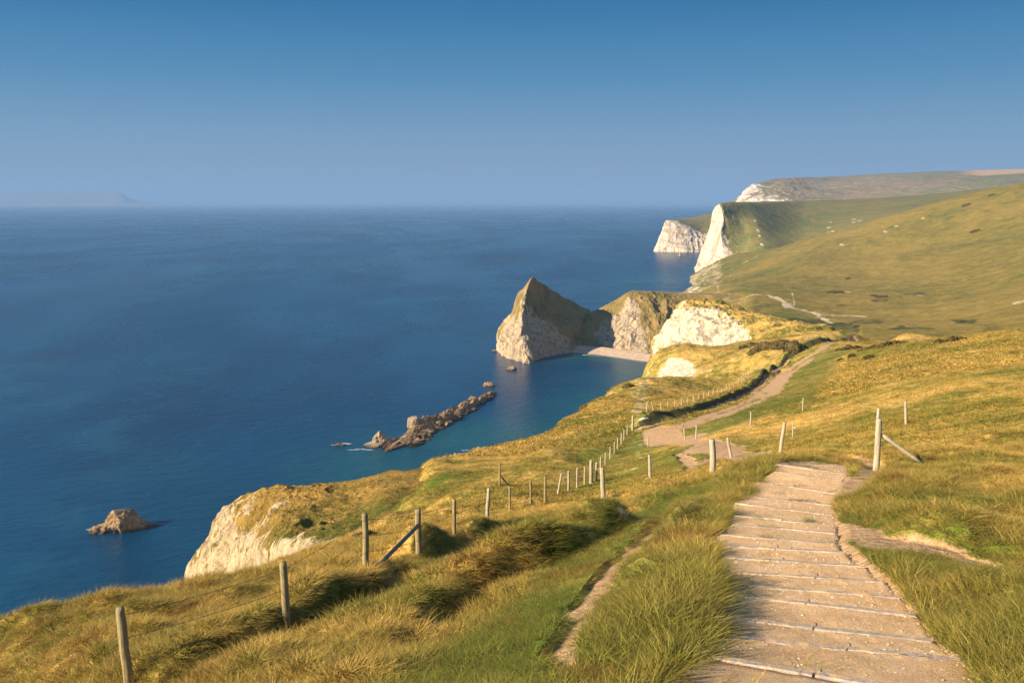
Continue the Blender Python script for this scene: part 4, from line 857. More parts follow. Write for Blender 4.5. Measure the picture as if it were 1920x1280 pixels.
for k, (a, b) in enumerate(stepw):
    a, b = np.array(a), np.array(b); rr = np.random.default_rng(400 + k)
    zc = (a[2] + b[2]) / 2; a = np.array([a[0], a[1], zc + (a[2] - zc) * 0.8]); b = np.array([b[0], b[1], zc + (b[2] - zc) * 0.8])
    dv = b - a; Lh = np.linalg.norm(dv); dv /= Lh; a = a - dv * 0.04; b = b + dv * 0.02
    cut = rr.uniform(0.42, 0.6)
    nrm = np.array([-dv[1], dv[0], 0])
    for (f0, f1) in ((0, cut - 0.005), (cut + 0.005, 1)):
        n = 14; P_ = []
        t = np.linspace(f0, f1, n); off = rr.uniform(-0.015, 0.015); zo = rr.uniform(-0.006, 0.006)
        C_ = a[None] + (b - a)[None] * t[:, None]
        w = 0.034 + 0.002 * rr.uniform(-1, 1, n); top = 0.010 + zo + 0.0012 * np.cumsum(rr.uniform(-1, 1, n))
        prof = [(-1, -0.16), (-1, -0.012), (-0.82, 0.0), (0.82, 0.0), (1, -0.012), (1, -0.16)]
        VV = []
        for i in range(n):
            for (s_, h_) in prof: VV.append(C_[i] + nrm * (s_ * w[i] + off) + np.array([0, 0, top[i] + h_]))
        VV = np.array(VV); F_ = grid_faces(n, 6, True)
        F_ = np.concatenate([F_, [[0, 1, 4, 5], [1, 2, 3, 4]], np.array([[0, 1, 4, 5], [1, 2, 3, 4]])[:, ::-1] + (n - 1) * 6])
        mb = MB(); mb.add(VV, F_); o = mb.build('timber_board', M['log'], st, smooth=False, origin=st.location)
    # stakes holding the boards
    if k < 9 and rr.random() < 0.8:
        c = a + (b - a) * (cut + 0.01) + nrm * 0.075; V_, F_ = tube([c - [0, 0, .2], c + [0, 0, .0], c + [0.0, 0, .015]], [0.016, 0.016, 0.012], 6)
        mb = MB(); mb.add(V_, F_); mb.build('stake', M['brace'], st, origin=st.location)

# loose stones on the treads
rr = np.random.default_rng(77); SV, SF = [], []
cube = np.array([[a, b, d] for a in (-1, 1) for b in (-1, 1) for d in (-1, 1)], float); cf_ = np.array([[0, 1, 3, 2], [4, 6, 7, 5], [0, 4, 5, 1], [2, 3, 7, 6], [0, 2, 6, 4], [1, 5, 7, 3]])
ns_ = 4200; ri = rr.integers(0, V.shape[0] - 1, ns_)
ci = np.where(rr.random(ns_) < 0.45, np.abs(rr.normal(0, 9, ns_)), rr.uniform(8, nc - 8, ns_)); ci = np.where(rr.random(ns_) < .5, ci, nc - 1 - ci); ci = np.clip(ci, 6, nc - 7).astype(int)
fr_ = rr.random((ns_, 2)); p00 = V[ri, ci]; p10 = V[ri + 1, ci]; p01 = V[ri, ci + 1]
pc = p00 + (p10 - p00) * fr_[:, :1] + (p01 - p00) * fr_[:, 1:]
sz = 0.0025 + 0.0065 * rr.random(ns_) ** 3.5; sz = sz * (1 + .04 * pc[:, 1])
for i in range(ns_):
    q = cube * rr.uniform(.6, 1.2, (8, 3)) * np.array([1, rr.uniform(.6, 1), .55]) * sz[i]; a = rr.uniform(0, 6.28); c_, s_ = math.cos(a), math.sin(a)
    SV.append(np.stack([q[:, 0] * c_ - q[:, 1] * s_, q[:, 0] * s_ + q[:, 1] * c_, q[:, 2]], -1) + pc[i] + [0, 0, sz[i] * .3]); SF.append(cf_ + 8 * i)
m, N, L, P = newmat('loose_stone'); P.inputs['Roughness'].default_value = .9
L.new(ramp(N, L, nz(N, L, N.new('ShaderNodeNewGeometry').outputs['Position'], 30, 2), [(0.35, (0.45, 0.33, 0.21)), (0.5, (0.66, 0.50, 0.34)), (0.65, (0.78, 0.66, 0.50))]), P.inputs['Base Color'])
gr = mesh_np('gravel', np.concatenate(SV), np.concatenate(SF), m, smooth=False); tag(gr, 'loose pale stones scattered over the stepped path', 'gravel', kind='stuff')
pathV = V.copy()
# ------------------------------------------------------------------ fences
def lean_pt(base, h, lean): return np.array(base) + np.array([lean[0] * h, lean[1] * h, h])
def post(base, h, r, parent, mat, lean=(0, 0), seed=0, bury=0.3):
    rr = np.random.default_rng(seed)
    hs = np.array([-bury, 0, 0.25, 0.5, 0.75, 0.96, 1.0]) * np.array([1, h, h, h, h, h, h])
    P_ = [np.array(base) + np.array([lean[0] * q + rr.uniform(-1, 1) * r * .12, lean[1] * q, q]) for q in hs]
    V_, F_ = tube(P_, np.array([1.05, 1.05, 1, 1, .97, .94, .86]) * r, 12, rough=0.07, seed=seed)
    mb = MB(); mb.add(V_, F_); o = mb.build('post', mat, parent, origin=parent.location); return P_[-1]
def wires(tops, bases, parent, hs=(0.35, 0.62, 0.9), r=0.004, sag=0.03):
    for i in range(len(tops) - 1):
        for f in hs:
            a = np.array(bases[i]) + (np.array(tops[i]) - np.array(bases[i])) * f; b = np.array(bases[i + 1]) + (np.array(tops[i + 1]) - np.array(bases[i + 1])) * f
            t = np.linspace(0, 1, 7)[:, None]; P_ = a + (b - a) * t; P_[:, 2] -= sag * 4 * (t * (1 - t))[:, 0]
            V_, F_ = tube(P_, r, 4, cap=False); mb = MB(); mb.add(V_, F_); mb.build('wire', M['wire'], parent, origin=parent.location)
def fence(name, posts, label, cat='fence', wire=True, sag=0.03, mat='post', wr=0.0042, group=None):
    """posts: (px,py,Ymin,Ymax,h,r,lean,mat)"""
    bs = []
    for q in posts:
        if q[0] == 'w': bs.append((q[1], q[2], float(near.z(np.array([q[1]]), np.array([q[2]]))[0])))
        else:
            u, t = ray(q[0], q[1]); bs.append(near.hit(q[0], q[1], y0=q[2] * 0.85, y1=q[2] * 1.18, full=True))
    root = empty(name, bs[0]); tag(root, label, cat, group)
    tops = []
    for i, (q, b) in enumerate(zip(posts, bs)):
        h, r, lean, mt = q[3:7]
        tops.append(post(b, h, r, root, M[mt], lean, seed=hash_(name, i)))
    if wire: wires(tops, bs, root, sag=sag, r=wr)
    return root, bs, tops
def hash_(s, i): return (sum(ord(c) * (k + 3) for k, c in enumerate(s)) * 31 + i * 7) % 99991
def brace(root, a, b, r, mat, name='brace'):
    P_ = np.array(a) + (np.array(b) - np.array(a)) * np.linspace(0, 1, 6)[:, None]
    V_, F_ = tube(P_, r, 10, rough=0.08, seed=7); mb = MB(); mb.add(V_, F_); return mb.build(name, M[mat], root, origin=root.location)
def gpt(px, py, Y): return near.hit(px, py, y0=Y * 0.85, y1=Y * 1.18, full=True)
F1 = [(243,1290,11.6,1.12,.060,(-.05,0),'post'),(539,1188,13.5,1.12,.058,(-.02,0),'post'),(687,1103,18,1.12,.058,(.01,0),'post'),(785,1044,22.5,1.18,.072,(0,0),'post'),
 (852,1008,26.5,1.1,.055,(.0,0),'post'),(913,977,31,1.06,.055,(.06,0),'postg'),(956,958,34.5,1.08,.055,(0,0),'post'),(995,945,37.5,1.05,.05,(0,0),'post'),(1022,940,38.5,1.12,.055,(0,0),'post'),
 (1046,925,43,1.02,.055,(.18,0),'postg'),(1066,921,46,1.1,.055,(0,0),'postg'),(1082,914,50,1.1,.055,(0,0),'postg'),(1096,907,54,1.05,.055,(0,0),'postg'),(1108,906,55,1.4,.10,(0,0),'postg'),
 (1118,902,58,1.15,.06,(0,0),'postg'),(1126,889,63,1.25,.06,(0,0),'postg'),(1135,872,70,1.1,.06,(0,0),'postg'),(1144,860,74,1.1,.06,(0,0),'postg'),(1152,850,77,1.1,.06,(0,0),'postg'),(1158,842,79,1.1,.06,(0,0),'postg'),
 (1165,833,81,1.1,.07,(0,0),'postg'),(1170,826,83,1.1,.06,(0,0),'postg'),(1176,817,85,1.1,.06,(0,0),'postg'),(1186,806,88,1.5,.12,(0,0),'postg')]
root, b_, t_ = fence('wire_fence', F1, 'long wire fence of round weathered posts running down the left foreground slope')
brace(root, np.array(b_[3]) + [0, -.05, .80], gpt(706, 1074, 19.5), .05, 'brace')
root, b_, t_ = fence('wire_fence', [(1131,941,33,1.28,.085,(-.05,0),'postg'),(1219,897,40,1.15,.075,(-.05,0),'postg'),(1337,893,32,1.22,.105,(-.06,0),'postg'),(1371,858,39,1.1,.08,(-.22,0),'postg')],
                     'short cross fence of four pale stout posts leading to the path')
root, b_, t_ = fence('wire_fence', [(1461,858,35,1.5,.072,(.10,0),'postg'),(1643,882,24.5,1.48,.085,(-.01,0),'postg'),('w',10.9,27.5,1.35,.05,(0,0),'postg')][:2] + [],
                     'tall pale gate posts at the right side of the steps with a slanting brace rail', 'fence', wire=False)
brace(root, np.array(b_[1]) + [.09, 0, 1.02], gpt(1728, 868, 24.2), .05, 'postg')
P2 = gpt(1641, 868, 27); post(P2, 1.75, .05, root, M['postg'], (0, 0), 77)
for hh in (.3, .6, .9):
    a = np.array(b_[1]) + [0, 0, hh]; b = gpt(1990, 800, 24); b = np.array(b) + [0, 0, hh]
    V_, F_ = tube([a, (a + b) / 2 - [0, 0, .05], b], .004, 4, cap=False); mb = MB(); mb.add(V_, F_); mb.build('wire', M['wire'], root, origin=root.location)
root, b_, t_ = fence('wire_fence', [(1284,823,70,.95,.07,(-.12,0),'postg'),(1305,822,68,1.2,.065,(0,0),'postg'),(1407,797,74,1.15,.065,(0,0),'postg'),(1505,770,76,1.15,.065,(0,0),'postg'),(1699,795,44,1.15,.065,(-.1,0),'postg')],
                     'sparse line of thin posts crossing the grass slope on the right')
root, b_, t_ = fence('marker_post', [(1486,822,58,1.05,.045,(0,0),'postg')], 'single thin stake with a small white tag on the right grass slope', 'post', wire=False)
mb = MB(); c = np.array(b_[0]) + [0.08, -.03, .72]
mb.add(c + np.array([[a, b, d] for a in (-.05, .05) for b in (-.006, .006) for d in (-.05, .05)]), [[0, 1, 3, 2], [4, 6, 7, 5], [0, 4, 5, 1], [2, 3, 7, 6], [0, 2, 6, 4], [1, 5, 7, 3]])
mb.build('tag', M['white'], root, origin=root.location, smooth=False)
root, b_, t_ = fence('fence_post', [(937,910,46,1.22,.055,(0,0),'post')], 'lone post with a short dark brace, standing seaward of the long fence', 'post', wire=False)
brace(root, np.array(b_[0]) + [.05, 0, .55], np.array([b_[0][0] + .42, b_[0][1] + .35, float(near.z(np.array([b_[0][0] + .42] * 2), np.array([b_[0][1] + .35] * 2))[0])]), .045, 'brace')
root, b_, t_ = fence('fence_post', [(1215,838,66,1.0,.05,(0,0),'postg')], 'thin lone post on the tuft beside the path junction', 'post', wire=False)
# cliff-top fence along the track
fl = []
line = np.array([near.hit(a, b)[:2] for a, b in [(1188,803),(1204,797),(1253,780),(1300,764),(1345,748),(1385,730),(1410,716),(1440,692),(1465,668),(1486,655),(1510,645),(1545,636)]])
seg = np.linalg.norm(np.diff(line, axis=0), axis=1); cum = np.r_[0, np.cumsum(seg)]
for s_ in np.arange(4, cum[-1], 3.6):
    i = min(np.searchsorted(cum, s_) - 1, len(seg) - 1); f = (s_ - cum[i]) / seg[i]; q = line[i] * (1 - f) + line[i + 1] * f
    rr = random.Random(int(s_ * 10)); fl.append(('w', q[0], q[1], 1.1 + rr.uniform(0, .3), .07, (rr.choice([0, 0, 0, -.25, .05, -.05]), 0), 'postg'))
fl2 = []
for q in fl:
    fl2.append(('w', q[1], q[2], q[3], q[4], q[5], q[6]))
def fence_w(posts, label):
    bs = [(q[1], q[2], float(near.z(np.array([q[1], q[1]]), np.array([q[2], q[2]]))[0])) for q in posts]
    root = empty('wire_fence', bs[0]); tag(root, label, 'fence'); tops = []
    for i, (q, b) in enumerate(zip(posts, bs)): tops.append(post(b, q[3], q[4], root, M[q[6]], q[5], seed=900 + i))
    return root, bs, tops
root, b_, t_ = fence_w(fl2[:95], 'cliff-top fence of many small pale posts along the bank beside the dirt track')
# one continuous strand on that fence
for f in (.5, .88):
    P_ = np.array([np.array(b) + (np.array(t) - np.array(b)) * f for b, t in zip(b_, t_)]); V_, F_ = tube(P_, .009, 4, cap=False)
    mb = MB(); mb.add(V_, F_); mb.build('wire', M['wire'], root, origin=root.location)
# ------------------------------------------------------------------ bushes
m, N, L, P = newmat('gorse'); M['gorse'] = m
pos = N.new('ShaderNodeNewGeometry').outputs['Position']
L.new(ramp(N, L, nz(N, L, pos, 0.8, 5, 0.7), [(0.3, (0.04, 0.045, 0.014)), (0.5, (0.10, 0.08, 0.028)), (0.7, (0.19, 0.13, 0.055))]), P.inputs['Base Color']); P.inputs['Roughness'].default_value = 0.9
P.inputs['Specular IOR Level'].default_value = 0.1
m, N, L, P = newmat('twig'); M['twig'] = m; P.inputs['Base Color'].default_value = (0.10, 0.07, 0.045, 1)
def bush(hf, px, py, Y, w, d, h, label, name='gorse_bush', yaw=0.0, leaf=0.16, n=1400, group='dark bushes on the slopes'):
    b = hf.hit(px, py, y0=Y * 0.8, y1=Y * 1.25, full=True); sd = int(px * 7 + py)
    rr = np.random.default_rng(sd)
    root = empty(name, b); tag(root, label, 'bush', group)
    nb = max(5, int(w * d / 3)); nb = min(nb, 40); P_ = []; N_ = []
    per = n // nb + 1; mb = MB()
    for i in range(nb):
        a = rr.uniform(0, 6.28); q = math.sqrt(rr.uniform(0, 1)); cx, cy = math.cos(a) * q * w / 2 * .8, math.sin(a) * q * d / 2 * .8
        cx, cy = cx * math.cos(yaw) - cy * math.sin(yaw), cx * math.sin(yaw) + cy * math.cos(yaw)
        x_, y_ = b[0] + cx, b[1] + cy; z_ = float(hf.z(np.array([x_, x_]), np.array([y_, y_]))[0])
        hh = h * rr.uniform(.6, 1.05) * (1 - .45 * q * q); r_ = max(hh * rr.uniform(.9, 1.3), min(w, d) * .2)
        V_ = rr.normal(size=(per, 3)); V_ /= np.linalg.norm(V_, axis=1)[:, None]; V_[:, 2] = np.abs(V_[:, 2]) * 1.0 - 0.15
        rad = rr.uniform(.75, 1.08, per)[:, None] * (1 + .25 * noise(V_[:, 0] * 2.5 + i, V_[:, 1] * 2.5, V_[:, 2] * 2.5 + .3, s=sd)[:, None])
        C_ = np.array([x_, y_, z_]) + V_ * rad * np.array([r_, r_, hh])
        t1 = rr.normal(size=(per, 3)); t1 /= np.linalg.norm(t1, axis=1)[:, None]; t2 = np.cross(t1, V_ + rr.normal(size=(per, 3)) * .5); t2 /= np.linalg.norm(t2, axis=1)[:, None] + 1e-6
        l = leaf * rr.uniform(.6, 1.5, per)[:, None]
        Q = np.stack([C_ - t1 * l, C_ - t2 * l * .5, C_ + t1 * l, C_ + t2 * l * .5], 1).reshape(-1, 3)
        mb.add(Q, np.arange(per * 4).reshape(-1, 4))
        # opaque core
        cv, cf = blob([0, 0, 0], (1, 1, 1), sd + i, .25, sub=4)
        cv = cv * np.array([r_, r_, hh]) * .86 + np.array([x_, y_, z_])
        P_.append((cv, cf))
    mb.build('foliage', M['gorse'], root, origin=b, smooth=False)
    tb = MB()
    for cv, cf in P_: tb.add(cv, cf)
    tb.build('branches', M['gorse'], root, origin=b)
    return root
BU = [(1455,650,262,16,5,2.0,'long dark hedge of scrub left of the track bend',-.1),(1408,648,285,9,4,1.4,'small dark scrub at the left tip of the long hedge',0),(1492,654,240,5,5,2.4,'dark round bush right against the track bank',.4),
 (1588,655,205,7.5,3.5,1.1,'low wide dark bush just right of the track end',0),(1660,653,200,11,4,.9,'broad flat brown scrub patch on the right green flat',0),
 (1592,672,170,4.5,2,.6,'small low bush below the wide dark bush beside the track',0),(1770,646,175,7,3,.8,'flat scrub patch at the top of the right slope',0),
 (1630,672,160,2,1.5,.5,'tiny bush on the right grassy flat',0)]
for (px, py, Y, w, d, h, lb, yw) in BU: bush(near, px, py, Y, w, d, h, lb, yaw=yw, leaf=.22, n=2600)
bush(near, 680, 1012, 34, .7, .6, .35, 'small grey-green shrub on the brow beside the fence', leaf=.05, n=600, group=None)
bush(near, 1178, 726, 170, 2.6, 2.2, 1.0, 'small dark shrub on the skyline above the cove water', leaf=.14, n=700, group=None)
bush(near, 1092, 766, 137, 1.2, 1.0, .8, 'spiky little shrub on the brow against the sea', leaf=.1, n=400, group=None)
HB = [(1566,549,740,24,8,3.2,'long dark gorse patch low on the far hill',.3),(1638,555,720,6,4,2,'tiny gorse bush beside the long far gorse patch',0),(1652,557,690,14,6,2.2,'dark gorse patch midway across the far hill',.2),
 (1828,434,960,15,7,3,'dark bush high on the right of the far hill',0),(1812,385,1080,14,8,3,'dark bush close to the skyline of the far hill',0),(1590,523,850,7,5,2,'small bush alone in the middle of the far hill',0),
 (1860,366,1080,11,6,2.5,'bush right under the far hill skyline',0),(1804,604,440,6,4,2,'dark round bush on the valley floor',0),(1605,613,470,3.2,3,1.6,'small round bush above the brown scrub band',0)]
for (px, py, Y, w, d, h, lb, yw) in HB: bush(hill, px, py, Y, w * .8, d, h * .6, lb, yaw=yw, leaf=.5, n=1500)

# ------------------------------------------------------------------ grass
def make_blades(nb, seed, spread, hmin, hmax, wid, lean, segs=3):
    rr = np.random.default_rng(seed); V = []; F = []; bt = []; br = []
    for i in range(nb):
        a = rr.uniform(0, 6.283); r = spread * math.sqrt(rr.uniform(0, 1)); bx, by = math.cos(a) * r, math.sin(a) * r
        h = rr.uniform(hmin, hmax); ld = a + rr.normal() * 0.9; ln = lean * rr.uniform(.3, 1.4) * h
        dx, dy = math.cos(ld) * ln + 0.28 * h * rr.uniform(.3, 1.2), math.sin(ld) * ln
        fa = rr.uniform(0, 3.14); wx, wy = math.cos(fa) * wid, math.sin(fa) * wid; c = rr.random(); n0 = len(V)
        for s_ in range(segs + 1):
            f = s_ / segs; k = 1 - 0.92 * f ** 1.5; px, py = bx + dx * f ** 1.8, by + dy * f ** 1.8; pz = h * (f - 0.22 * f * f * lean) - 0.02
            V += [(px - wx * k, py - wy * k, pz), (px + wx * k, py + wy * k, pz)]; bt += [f, f]; br += [c, c]
        for s_ in range(segs): q = n0 + s_ * 2; F.append((q, q + 1, q + 3, q + 2))
    return V, F, bt, br
m, N, L, P = newmat('grass_blades'); M['blade'] = m
tr = N.new('ShaderNodeAttribute'); tr.attribute_name = 'bt'
rd = N.new('ShaderNodeAttribute'); rd.attribute_name = 'br'
ti = N.new('ShaderNodeAttribute'); ti.attribute_name = 'tint'; ti.attribute_type = 'INSTANCER'
ob = N.new('ShaderNodeNewGeometry').outputs['Position']
s_, gc = grass_color(N, L, ob, 1.0, 0.05)
sp = N.new('ShaderNodeSeparateXYZ'); L.new(ti.outputs['Vector'], sp.inputs[0])      # x green, y random, z rust
gcol = mix(N, L, sp.outputs[0], gc, GREEN)
# dry tips, greener foot
tipf = mth(N, L, 'MULTIPLY', mrange(N, L, tr.outputs['Fac'], 0.25, 1.0), mrange(N, L, sp.outputs[0], 0.2, 1.0, 0.72, 0.18))
gcol = mix(N, L, tipf, mix(N, L, 0.5, gcol, OLIVE), mix(N, L, 0.6, gcol, STRAW))
gcol = mix(N, L, mth(N, L, 'MULTIPLY', sp.outputs[2], 0.8), gcol, RUST)
gcol = mix(N, L, 1.0, gcol, ramp(N, L, rd.outputs['Fac'], [(0.0, (0.6, 0.62, 0.6)), (0.5, (1.05, 1.05, 1.05)), (0.85, (1.3, 1.28, 1.2)), (1.0, (1.6, 1.5, 1.4))]), 'MULTIPLY')
gcol = mix(N, L, 1.0, gcol, ramp(N, L, sp.outputs[1], [(0.0, (0.62, 0.64, 0.60)), (0.45, (1, 1, 1)), (1.0, (1.35, 1.28, 1.15))]), 'MULTIPLY')
L.new(gcol, P.inputs['Base Color']); P.inputs['Roughness'].default_value = 0.65; P.inputs['Specular IOR Level'].default_value = 0.25
tl = N.new('ShaderNodeBsdfTranslucent'); L.new(gcol, tl.inputs['Color'])
ms = N.new('ShaderNodeMixShader'); ms.inputs[0].default_value = 0.18; L.new(P.outputs[0], ms.inputs[1]); L.new(tl.outputs[0], ms.inputs[2])
L.new(ms.outputs[0], N['Material Output'].inputs['Surface'])

def grass(name, P_, rot, scl, tint, variants, label):
    V = []; F = []; bt = []; br = []; vid = []; 
    for k, v in enumerate(variants):
        n0 = len(V); V += v[0]; F += [tuple(q + n0 for q in f) for f in v[1]]; bt += v[2]; br += v[3]; vid += [k] * len(v[0])
    nvv = len(V); nP = len(P_)
    me = bpy.data.meshes.new(name)
    me.vertices.add(nvv + nP)
    co = np.concatenate([np.array(V), P_]).astype(np.float32); me.vertices.foreach_set('co', co.ravel())
    F = np.array(F, np.int32); me.loops.add(F.size); me.loops.foreach_set('vertex_index', F.ravel())
    me.polygons.add(len(F)); me.polygons.foreach_set('loop_start', np.arange(0, F.size, 4, dtype=np.int32)); me.update(calc_edges=True)
    pad = lambda a, q: np.concatenate([np.asarray(a, float), np.full(nP, q)])
    def att(nm, typ, dat, f='value'):
        a = me.attributes.new(nm, typ, 'POINT'); a.data.foreach_set(f, np.asarray(dat, np.float32 if typ != 'INT' else np.int32).ravel())
    att('bt', 'FLOAT', pad(bt, 0)); att('br', 'FLOAT', pad(br, 0)); att('vid', 'INT', pad(vid, -1))
    z3 = np.zeros((nvv, 3)); att('rot', 'FLOAT_VECTOR', np.concatenate([z3, rot]), 'vector'); att('scl', 'FLOAT_VECTOR', np.concatenate([z3, scl]), 'vector')
    att('tint', 'FLOAT_VECTOR', np.concatenate([z3, tint]), 'vector')
    att('pick', 'INT', np.concatenate([np.zeros(nvv), rng.integers(0, len(variants), nP)]))
    me.materials.append(M['blade'])
    o = link(bpy.data.objects.new(name, me))
    g = bpy.data.node_groups.new('scatter', 'GeometryNodeTree')
    g.interface.new_socket('Geometry', in_out='INPUT', socket_type='NodeSocketGeometry'); g.interface.new_socket('Geometry', in_out='OUTPUT', socket_type='NodeSocketGeometry')
    gn = g.nodes; gl = g.links; gi = gn.new('NodeGroupInput'); go = gn.new('NodeGroupOutput')
    def na(nm, dt):
        q = gn.new('GeometryNodeInputNamedAttribute'); q.data_type = dt; q.inputs[0].default_value = nm; return q.outputs[0]
    vidn = na('vid', 'INT')
    def eq(k):
        c = gn.new('FunctionNodeCompare'); c.data_type = 'INT'; c.operation = 'EQUAL'; gl.new(vidn, c.inputs[2]); c.inputs[3].default_value = k; return c.outputs[0]
    join = gn.new('GeometryNodeJoinGeometry')
    for k in reversed(range(len(variants))):
        s1 = gn.new('GeometryNodeSeparateGeometry'); gl.new(gi.outputs[0], s1.inputs[0]); gl.new(eq(k), s1.inputs[1])
        gt = gn.new('GeometryNodeGeometryToInstance'); gl.new(s1.outputs[0], gt.inputs[0]); gl.new(gt.outputs[0], join.inputs[0])
    sp_ = gn.new('GeometryNodeSeparateGeometry'); gl.new(gi.outputs[0], sp_.inputs[0]); gl.new(eq(-1), sp_.inputs[1])
    ip = gn.new('GeometryNodeInstanceOnPoints'); gl.new(sp_.outputs[0], ip.inputs['Points']); gl.new(join.outputs[0], ip.inputs['Instance'])
    ip.inputs['Pick Instance'].default_value = True; gl.new(na('pick', 'INT'), ip.inputs['Instance Index'])
    gl.new(na('rot', 'FLOAT_VECTOR'), ip.inputs['Rotation']); gl.new(na('scl', 'FLOAT_VECTOR'), ip.inputs['Scale'])
    gl.new(ip.outputs[0], go.inputs[0])
    md = o.modifiers.new('scatter', 'NODES'); md.node_group = g
    tag(o, label, 'grass', kind='stuff'); return o

def scatter(y0, y1, dens, pad_u=0.64):
    """uniform points per square metre in the view wedge"""
    area = pad_u * (y1 * y1 - y0 * y0); n = int(area * dens)
    y = np.sqrt(rng.uniform(y0 * y0, y1 * y1, n)); x = rng.uniform(-pad_u, pad_u, n) * y
    U_ = np.clip(((x / y - near.u0) / (near.u1 - near.u0) * (near.nu - 1)).astype(int), 0, near.nu - 1)
    V_ = np.clip(((np.log(y) - near.v0) / (near.v1 - near.v0) * (near.nv - 1)).astype(int), 0, near.nv - 1)
    k = vis[V_, U_]; x, y = x[k], y[k]
    _dc.clear()
    d = dirt_field(x, y); k = rng.random(len(x)) > sm(0.25, 0.6, d) * 0.995; x, y = x[k], y[k]
    U_ = np.clip(((x / y - near.u0) / (near.u1 - near.u0) * (near.nu - 1)).astype(int), 0, near.nu - 1); V_ = np.clip(((np.log(y) - near.v0) / (near.v1 - near.v0) * (near.nv - 1)).astype(int), 0, near.nv - 1)
    mk = mask_near[V_, U_]; k = (mk[:, 0] < 0.3) & (mk[:, 3] < 0.4); x, y, mk = x[k], y[k], mk[k]
    z = zz_near(x, y)
    _dc.clear()
    return x, y, z, mk
def zz_near(x, y):
    _dc.clear(); return near.z(x, y)
mask_near = None
me_ = slope_o.data; buf = np.zeros(len(me_.vertices) * 4, np.float32); me_.attributes['mask'].data.foreach_get('color', buf); mask_near = buf.reshape(near.nv, near.nu, 4)
var_f = [make_blades(28, 10 + i, .10, .10, .40, .0042, .9, 4) for i in range(5)] + [make_blades(14, 18 + i, .09, .12, .38, .0085, .7, 4) for i in range(2)]       # fine, for the foreground
var_m = [make_blades(20, 30 + i, .20, .10, .32, .012, .6, 3) for i in range(5)]          # mid distance
var_c = [make_blades(22, 50 + i, .55, .15, .42, .045, .7, 2) for i in range(5)]          # far clumps
def put(name, bands, variants, label, hs=1.0):
    X, Y, Z, K = [], [], [], []
    for b in bands:
        x, y, z, k = scatter(*b); X.append(x); Y.append(y); Z.append(z); K.append(k)
    x, y, z, k = map(np.concatenate, (X, Y, Z, K)); n = len(x)
    lush = fbm(x / 1.1, y / 1.1, o=3, s=500); lush2 = fbm(x / 5, y / 5, o=3, s=501)
    _dc.clear()
    dg = D('gA', x, y)[0]; dl = D('lane', x, y)[0]; ds, ss, _ = D('stair', x, y); dt_ = np.minimum(np.minimum(D('T', x, y)[0], D('Rr', x, y)[0] - .25), D('C', x, y)[0] - .2)
    tus = fbm(x / 0.42, y / 0.42, o=2, s=507); h = 0.80 + 0.7 * lush + 0.3 * lush2 + 0.55 * np.where(y < 40, tus, 0)
    h = h * (1 - 0.62 * sm(1.0, 0.45, dg)) * (1 - 0.75 * sm(6.5, 4.5, dl)) * (0.30 + 0.70 * sm(0.2, 1.1, dt_))
    h = h * np.where((ds < 1.7) & (ss > 0), 1.45, 1.0)
    h = np.clip(h, 0.2, 1.7) * hs * np.where((ds < 1.8) & (ss > 0), .50, .48)
    wind = R(-12) + 0.8 * fbm(x / 9, y / 9, o=2, s=505)
    rot = np.stack([rng.normal(0, .10, n), rng.normal(0.12, .12, n), wind + rng.normal(0, .95, n)], -1)
    sc_ = np.stack([0.7 + 0.45 * h, 0.7 + 0.45 * h, h * rng.uniform(.75, 1.2, n)], -1)
    tint = np.stack([np.clip(k[:, 2] + 0.25 * np.clip(lush2, 0, 1), 0, 1), rng.random(n), np.clip(fbm(x / 0.9, y / 0.9, o=2, s=510) * 1.6 - 0.55, 0, 1)], -1)
    return grass(name, np.stack([x, y, z - 0.015], -1), rot, sc_, tint, variants, label), n
_, n1_ = put('grass', [(4.2, 10, 430), (10, 20, 260), (20, 30, 130)], var_f, 'long golden and green grass blades of the foreground slope')
var_s = [make_blades(7, 70 + i, .10, .38, .62, .0028, .5, 5) for i in range(4)]
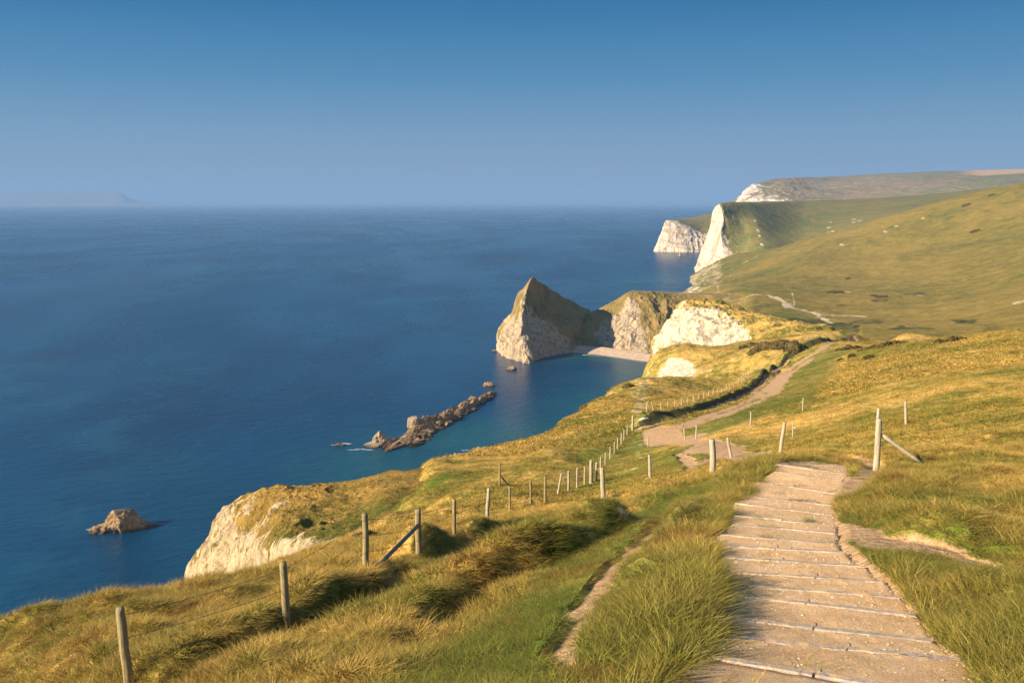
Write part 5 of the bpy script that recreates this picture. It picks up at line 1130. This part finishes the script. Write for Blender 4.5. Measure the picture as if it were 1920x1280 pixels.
_, n0_ = put('tall_grass', [(4.5, 14, 9), (14, 28, 4)], var_s, 'sparse taller dry stalks standing above the foreground grass', 1.15)
_, n2_ = put('grass', [(28, 50, 34), (50, 90, 16)], var_m, 'windblown grass of the slope in the middle distance', 1.0)
_, n3_ = put('grass', [(80, 150, 5.0), (150, 330, 1.8)], var_c, 'rough grass clumps on the farther slope', 1.0)
wp = []
for px, py in [(1435,972),(1440,985),(1443,987),(1520,972),(1524,973),(1420,1003),(1432,1003),(1452,1004),(1460,1027),(1380,1117),(1388,1118),(1400,1096),(1552,1012),(1358,1180),(1366,1182),(1500,905)]:
    g_ = near.hit(px, py); d_ = np.hypot(pathV[..., 0] - g_[0], pathV[..., 1] - g_[1]); wp.append(pathV.reshape(-1, 3)[np.argmin(d_)])
wp = np.repeat(np.array(wp), 3, 0); wp[:, :2] += rng.normal(0, .04, (len(wp), 2)); nw = len(wp)
grass('weeds', wp - [0, 0, .01], np.stack([np.zeros(nw), np.zeros(nw), rng.uniform(0, 6, nw)], -1), np.stack([rng.uniform(.6, 1, nw)] * 2 + [rng.uniform(.15, .3, nw)], -1), np.stack([np.full(nw, .8), rng.random(nw), np.zeros(nw)], -1), var_f, 'little green tufts growing between the step boards')
print('grass instances', n1_, n2_, n3_)

# ------------------------------------------------------------------ haze
m = bpy.data.materials.new('haze_air'); m.use_nodes = True; N = m.node_tree.nodes; L = m.node_tree.links; N.clear()
o_ = N.new('ShaderNodeOutputMaterial'); pv = N.new('ShaderNodeVolumePrincipled')
pv.inputs['Color'].default_value = (*HAZE_COLOR, 1); pv.inputs['Density'].default_value = HAZE_DENSITY; pv.inputs['Anisotropy'].default_value = 0.0
L.new(pv.outputs[0], o_.inputs['Volume'])
c = np.array([[a, b, d] for a in (-155000, 155000) for b in (-3000, 150000) for d in (-16, 480)], float)
hz = mesh_np('haze', c, [[0, 1, 3, 2], [4, 6, 7, 5], [0, 4, 5, 1], [2, 3, 7, 6], [0, 2, 6, 4], [1, 5, 7, 3]], m, smooth=False)
tag(hz, 'thin blue sea haze filling the air', 'haze', kind='stuff')
